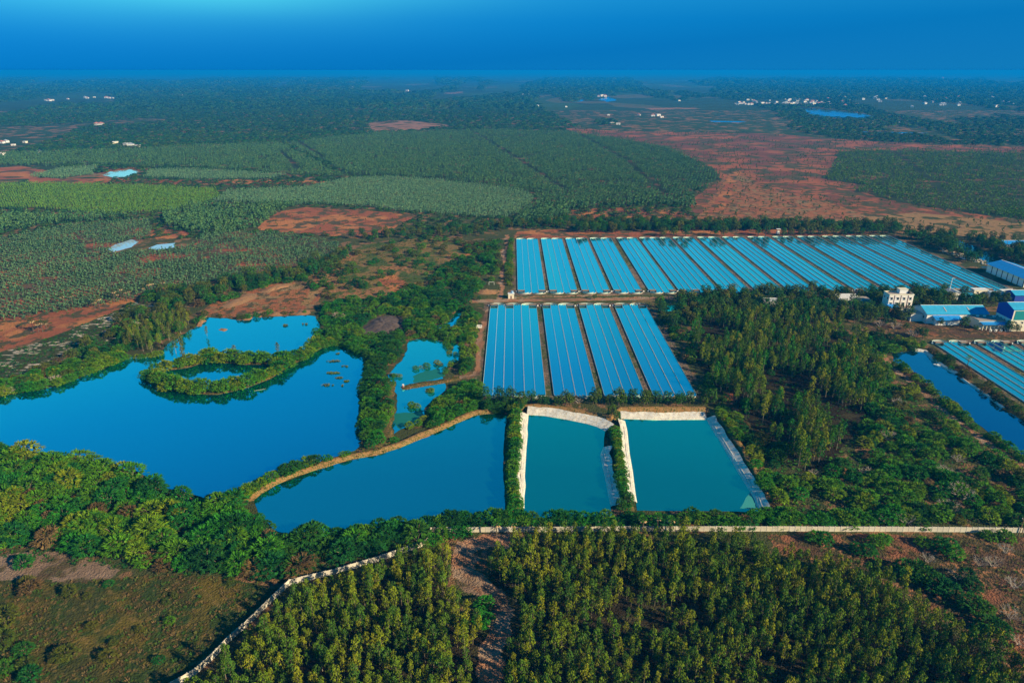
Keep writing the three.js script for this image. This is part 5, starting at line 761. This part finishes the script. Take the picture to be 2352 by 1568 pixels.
// ---------------------------------------------------------------- plants: build them
const M4 = new THREE.Matrix4(), Q4 = new THREE.Quaternion(), UPV = new THREE.Vector3(0, 1, 0), col = new THREE.Color();
function instanced(name, geo, mat, list, parent) { const m = new THREE.InstancedMesh(geo, mat, list.length); m.name = name; list.forEach((q, i) => { M4.compose(new THREE.Vector3(q.x, q.y - .03, q.z), Q4.setFromAxisAngle(UPV, q.r), new THREE.Vector3(q.s, q.s * (q.sy ?? 1), q.s)); m.setMatrixAt(i, M4); if (q.t && mat.vertexColors) m.setColorAt(i, col.setRGB(...q.t.map((c) => c * (q.k ?? 1)))); }); shade(m); parent.add(m); }
for (const [k, K] of Object.entries(KIND)) {
  const P = PROTO[K.proto ?? k], list = pop[k];
  for (const q of list) { const [u, v, d] = seen(q.x, q.y + 2, q.z); q.size = (u > -15 && u < 2367 && v > 0 && v < 1590 && !q.far ? 1 : .0001) * q.s / d; }
  list.sort((a, b) => b.size - a.size);
  const own = K.stuff ? list.slice(0, 300) : list.filter((q) => q.size > .001), rest = K.stuff ? list.slice(300) : [];
  const byGroup = new Map(); own.forEach((q) => byGroup.set(q.group, [...(byGroup.get(q.group) ?? []), q]));
  for (const [g, l] of byGroup) { // tell alike plants apart by size, by tone and by where in their stand they grow
    if (l.length < 4 || !g) continue;
    const us = l.map((q) => seen(q.x, q.y, q.z)), mm = (i) => [Math.min(...us.map((a) => a[i])), Math.max(...us.map((a) => a[i]))], [u0, u1] = mm(0), [v0, v1] = mm(1), ss = l.map((q) => q.s).sort((a, b) => a - b);
    l.forEach((q, i) => { const size = q.s > ss[Math.floor(ss.length * .67)] ? 'large ' : q.s < ss[Math.floor(ss.length * .33)] ? 'small ' : '', side = ['far left end', 'left part', 'middle', 'right part', 'far right end'][Math.min(4, Math.floor((us[i][0] - u0) / (u1 - u0 + 1) * 5))], row = ['back edge', 'back rows', 'front rows', 'front edge'][Math.min(3, Math.floor((us[i][1] - v0) / (v1 - v0 + 1) * 4))]; q.label = (size + q.label).split(' ').slice(0, 11).join(' ') + ', ' + side + ', ' + row; });
  }
  const protos = new Map();
  for (const q of own) {
    const vi = q.v % P.length, key = vi + '|' + q.t.join() ; let o;
    if (protos.has(key)) { o = protos.get(key).clone(); o.name = numbered(K.name); o.userData = {}; scene.add(o); }
    else { o = new THREE.Group(); o.name = numbered(K.name); scene.add(o); const g = P[vi]; if (g.T) part('trunk', g.T, K.bark, o); if (g.L) part('crown', g.L, leafMat(q.t), o); if (g.D) part('dead_fronds', g.D, FROND_DEAD, o); protos.set(key, o); }
    o.position.set(q.x, q.y, q.z); o.rotation.y = q.r; o.scale.set(q.s, q.s * q.sy, q.s); tag(o, q.label, K.cat, q.group);
  }
  if (rest.length) { const o = new THREE.Group(); o.name = K.stuff; o.userData = { kind: 'stuff', label: K.stuffLabel }; scene.add(o); P.forEach((g, i) => { const l = rest.filter((q) => q.v % P.length === i); if (!l.length) return; if (g.T) instanced('trunks', g.T, K.bark, l, o); instanced('crowns', g.L, LEAF_WHITE, l, o); }); }
  console.log(k, own.length, rest.length);
}
function mass(name, label, P, list) { const o = new THREE.Group(); o.name = name; o.userData = { kind: 'stuff', label }; scene.add(o); P.forEach((g, i) => { const l = list.filter((q) => q.v % P.length === i); if (l.length) instanced('crowns', g.L, LEAF_WHITE, l, o); }); console.log(name, list.length); }
{ // weeds and low growth on the near ground
  const list = []; seed(99);
  const grow = (p, sp, keep, s0, s1, tint, cut = .4) => scatter(p, sp, (x, z) => { if (inWater(x, z) || inBlock(x, z, -4) || blocked(x, z) || dpath(x, z, ROAD) < 3.4 || dpath(x, z, LEFT_TRACK) < 1.6 || dpath(x, z, GULLY) < 3.2) return; if (fbm(x / 6, z / 6 + 3, 3) < cut) return; if (BLOCKS.some((b) => x > b.x0 - .5 && x < b.x1 + .5 && z > b.zf && z < b.zn)) return; list.push({ x, z, y: heightAt(x, z), s: rr(s0, s1), r: rr(0, 6.28), v: Math.floor(rnd() * 97), t: pick(TINT[tint]), sy: rr(.7, 1.2) }); }, keep);
  grow(DRY_FIELD, 1.7, .7, .6, 1.3, 'dry', .46); grow(DRY_FIELD, 1.9, .6, .6, 1.4, 'weed', .42); grow(F1, 2.2, .7, .6, 1.2, 'weed'); grow(F2, 2.2, .7, .6, 1.2, 'weed'); grow(EAST_RED, 2.4, .8, .6, 1.4, 'weed', .48); grow(EAST_RED, 4, .7, .6, 1.3, 'dry', .4);
  grow(R1, 2.4, .7, .7, 1.6, 'thornD'); grow(DRY_MEADOW, 3.2, .8, .8, 1.8, 'weed', .46); grow(ROCKY, 2.6, .8, .9, 2.0, 'thornD', .38); grow(RED_STRIP, 4, .7, .7, 1.5, 'weed', .52); grow(BETWEEN, 2, .7, .5, .9, 'weed', .5); grow(PIT, 3.4, .8, .7, 1.6, 'weed', .5);
  grow(poly([[1640, 940], [1760, 1110], [1800, 1200], [2440, 1212], [2440, 1110], [2100, 890], [2000, 850], [1990, 980], [1880, 1080]]), 2.1, .8, .7, 1.7, 'thorn', .36);
  grow(poly([[-90, 1020], [240, 1068], [500, 1158], [640, 1230], [990, 1216], [860, 1290], [680, 1340], [270, 1310], [-90, 1270]]), 2, .8, .8, 1.7, 'thornD', .3);
  along(DIKE, .5, 2.2, (x, z) => { if (rnd() < .6 && fbm(x / 7, z / 7 + 2, 2) > .42) list.push({ x, z, y: heightAt(x, z), s: rr(.5, 1.2), r: rr(0, 6.28), v: Math.floor(rnd() * 97), t: pick(rnd() < .75 ? TINT.olive : TINT.dry), sy: 1 }); });
  along(BUNDS[7].p, .6, 1.5, (x, z) => list.push({ x, z, y: heightAt(x, z), s: rr(.5, .9), r: rr(0, 6.28), v: Math.floor(rnd() * 97), t: pick(TINT.olive), sy: 1 }));
  for (const b of [...NEAR, ...SIDE]) for (let k = 0; k < 260; k++) { const x = b.x1 + rr(.4, 3.2), z = rr(b.zf + 3, b.zn - 3); if (fbm(x / 3, z / 9, 2) > .5 && !inBlock(x, z, .1)) list.push({ x, z, y: 0, s: rr(.35, .75), r: rr(0, 6.28), v: Math.floor(rnd() * 97), t: pick(TINT.thornD), sy: .7 }); }
  mass('undergrowth', 'low weeds and dry grass over the near ground', PROTO.tuft, list);
}
{ // red plain: low bushes; then the woods out to the horizon
  const bushes = [], woods = []; seed(321);
  scatter(RED_PLAIN, 13, (x, z) => { if (fbm(x / 60, z / 60, 3) > .47 && !inside(P6, x, z)) bushes.push({ x, z, y: 0, s: rr(.8, 2), r: rr(0, 6.28), v: Math.floor(rnd() * 97), t: pick(rnd() < .6 ? TINT.thornD : TINT.weed), sy: rr(.5, .8) }); });
  scatter(OPEN_RED, 12, (x, z) => { if (fbm(x / 30, z / 30, 3) > .5) bushes.push({ x, z, y: 0, s: rr(.6, 1.2), r: rr(0, 6.28), v: Math.floor(rnd() * 97), t: pick(TINT.weed), sy: .7 }); });
  mass('low_scrub', 'small bushes dotted over the distant red plain', PROTO.crop, bushes);
  const fields = [P1, P2, P3, ...P4, ...P5, P6, P7, RED_PLAIN, OPEN_RED, ...FAR_WATERS, ...FIELD_PONDS, poly([[840, 283], [930, 276], [1040, 288], [960, 300], [860, 302]]), poly([[1700, 230], [1880, 228], [1885, 243], [1700, 243]]), poly([[95, 224], [265, 221], [265, 238], [95, 238]]), poly([[1366, 216], [1400, 216], [1400, 230], [1366, 230]])].map((p) => [p, bounds(p)]);
  const open = (x, z) => !fields.some(([p, b]) => x > b[0] - 6 && z > b[1] - 6 && x < b[2] + 6 && z < b[3] + 6 && inside(p, x, z));
  for (const [z0, z1, sp, s0, s1] of [[-560, -1000, 10, .45, .8], [-1000, -1700, 13, .7, 1.2], [-1700, -2700, 19, .9, 1.6], [-2700, -4500, 34, 1.6, 3], [-4500, -7500, 64, 2.6, 5], [-7500, -13000, 120, 5, 9]]) for (let z = z1; z < z0; z += sp) { const w = Math.abs(z) * .82 + 60; for (let x = -w; x < w; x += sp) { const X = x + rr(-.5, .5) * sp, Zz = z + rr(-.5, .5) * sp, n = fbm(X / (170 + Math.abs(z) * .08), Zz / (260 + Math.abs(z) * .16), 3); if (z > -1000 && (X > 0 && Zz > -640 || X < 0 && Zz > -600)) continue; if (n < .43 || !open(X, Zz)) continue; const g = fbm(X / 400 + 4, Zz / 700, 2); woods.push({ x: X, z: Zz, y: 0, s: rr(s0, s1), r: rr(0, 6.28), v: Math.floor(rnd() * 97), t: pick(g > .52 ? TINT.shade : TINT.wood), sy: rr(.45, .8)}); } }
  mass('distant_woods', 'dark woods and groves covering the plain to the horizon', PROTO.canopy, woods);
}
{ // water plants in the lake
  seed(55); let n = 0;
  for (const [u, v, w, h] of [[766, 830, 26, 3], [790, 842, 14, 2], [765, 857, 26, 3], [778, 868, 14, 2], [752, 885, 22, 4], [797, 876, 12, 2], [775, 812, 10, 2], [792, 886, 14, 3], [968, 845, 34, 5], [905, 862, 20, 3], [1010, 838, 14, 3], [945, 935, 26, 4], [940, 928, 14, 3], [1035, 800, 10, 4], [986, 898, 18, 5], [700, 745, 10, 2], [655, 748, 9, 2]]) {
    const o = thing('floating_weed', ['olive weed raft on the open lake off the marsh bank', 'leafy weed raft in the shallow marsh', 'small weed clump in the upper pool'][n < 8 ? 0 : n < 15 ? 1 : 2], 'water plant', [...at(u, v)], ['weed rafts on the lake', 'weed rafts in the marsh', 'weed clumps in the upper pool'][n < 8 ? 0 : n < 15 ? 1 : 2]), gb = new GB(), m = G(u + w / 2, v)[0] - G(u - w / 2, v)[0], dd = Math.abs(G(u, v + h)[1] - G(u, v - h)[1]) / 2; n++;
    o.position.y = .06;
    for (let k = 0; k < 220; k++) { const a = rr(0, 6.28), r = Math.sqrt(rnd()), x = Math.cos(a) * r * m * .62, z = Math.sin(a) * r * dd * .8; if (fbm(x / 2 + n * 9, z / 2, 2) < .44) continue; const al = norm([rr(-1, 1), rr(0, .5), rr(-1, 1)]), ac = norm(cross(al, [rr(-.3, .3), 1, rr(-.3, .3)])); gb.leaf([x, .12 + rr(0, n > 8 ? .7 : .25), z], al, ac, rr(.6, 1.1), rr(.25, .45), leafTone()); }
    part('leaves', gb.build(), leafMat(n % 3 ? [.11, .135, .05] : [.12, .16, .03]), o);
  }
}
// ---------------------------------------------------------------- distant houses
{
  const wallG = new THREE.BoxGeometry(11, 4.5, 8), roofG = new THREE.CylinderGeometry(.01, 8.2, 3, 4, 1); wallG.translate(0, 2.25, 0); roofG.rotateY(Math.PI / 4); roofG.scale(1.06, 1, .82); roofG.translate(0, 6, 0);
  const flatG = new THREE.BoxGeometry(11.6, .6, 8.6); flatG.translate(0, 4.8, 0);
  const kinds = [[M_WHITE, M(.50, .20, .15), roofG], [M_CREAM, M_WHITE, flatG], [M_PINKW, M(.6, .5, .45), flatG], [M_WHITE, M_GREYROOF, roofG]].map(([w, r, g]) => { const o = new THREE.Group(); part('wall', wallG, w, o); part('roof', g, r, o); part('door', box(1.4, 2.4, .12), M_BROWNTRIM, o, [1.5, 1.2, 4.05]); return o; });
  seed(777);
  const look = ['red-roofed white', 'flat-roofed cream', 'flat-roofed pinkish', 'grey-roofed white'], told = new Map();
  const house = (u, v, s, label, group) => { const [x, z] = G(u, v), ki = Math.floor(rnd() * 4), o = kinds[ki].clone(); const key = group + ki, c = told.get(key) ?? 0; told.set(key, c + 1); label = label.replace(/house/, look[ki] + ' house'); if (!/village/.test(group) && c < 33) label = label.replace(/among the distant trees on the left|in the distant middle ground/, (m) => /left/.test(m) ? 'in the far left woods' : 'on the far middle plain') + `, ${ORD[c]} of its kind`; o.name = numbered('distant_house'); o.position.set(x, 0, z); o.rotation.y = rr(-.5, .5); o.scale.setScalar(s * .78); tag(o, label, 'house', group); scene.add(o); };
  for (let k = 0; k < 72; k++) house(1685 + 215 * Math.pow(rnd(), .85) + rr(-8, 8), 241 - 17 * rnd() * (.3 + .7 * rnd()), rr(.8, 1.8), 'tiny house in the far village behind the river', 'houses of the far village');
  for (let k = 0; k < 36; k++) house(1890 + 440 * rnd(), rr(222, 246), rr(1.2, 2.2), 'tiny house scattered right of the far village', 'houses right of the far village');
  for (const [u, v, s] of [[105, 231, 1.6], [112, 232, 2], [120, 231, 1.6], [155, 228, 1.2], [195, 225, 1.8], [200, 226, 1.5], [216, 224, 1.3], [243, 225, 1.8], [250, 226, 1.6], [258, 226, 1.4], [346, 222, 1.4], [396, 218, 1.3], [415, 217, 1.6], [420, 219, 1.2], [465, 223, 1.1], [540, 216, 1.1], [700, 203, 1.2], [810, 203, 2.2], [935, 209, 2.2], [4, 329, 1.1], [14, 327, 1.1], [30, 334, .8], [57, 328, .9], [3, 358, 1.4], [265, 330, 1.2], [290, 334, 1.2], [300, 336, 1.3], [315, 338, 1.1], [222, 288, 1.6], [232, 288, 1.6], [210, 344, .7], [90, 350, .8]]) house(u, v, s, 'small pale house among the distant trees on the left', 'distant houses on the left');
  for (const [u, v, s] of [[1382, 221, 2.4], [1390, 222, 2], [1375, 222, 1.6], [1500, 267, 1.4], [1512, 266, 1.6], [1520, 270, 1.2], [1398, 265, 1.0], [1405, 285, 1.3], [1420, 286, 1.3], [1468, 265, 1.0], [1200, 219, 2], [1214, 219, 1.6], [1228, 219, 1.4], [1235, 244, 1.2], [1300, 246, 1.0], [1560, 232, 1.3], [1585, 224, 1.3], [1694, 181, 2.6], [1702, 184, 2.2], [1740, 195, 2], [2166, 180, 4], [1815, 206, 2], [1838, 206, 2], [2066, 284, .9], [2005, 284, 1.0]]) house(u, v, s, 'small pale house in the distant middle ground', 'distant houses in the middle');
}

renderer.render(scene, camera);
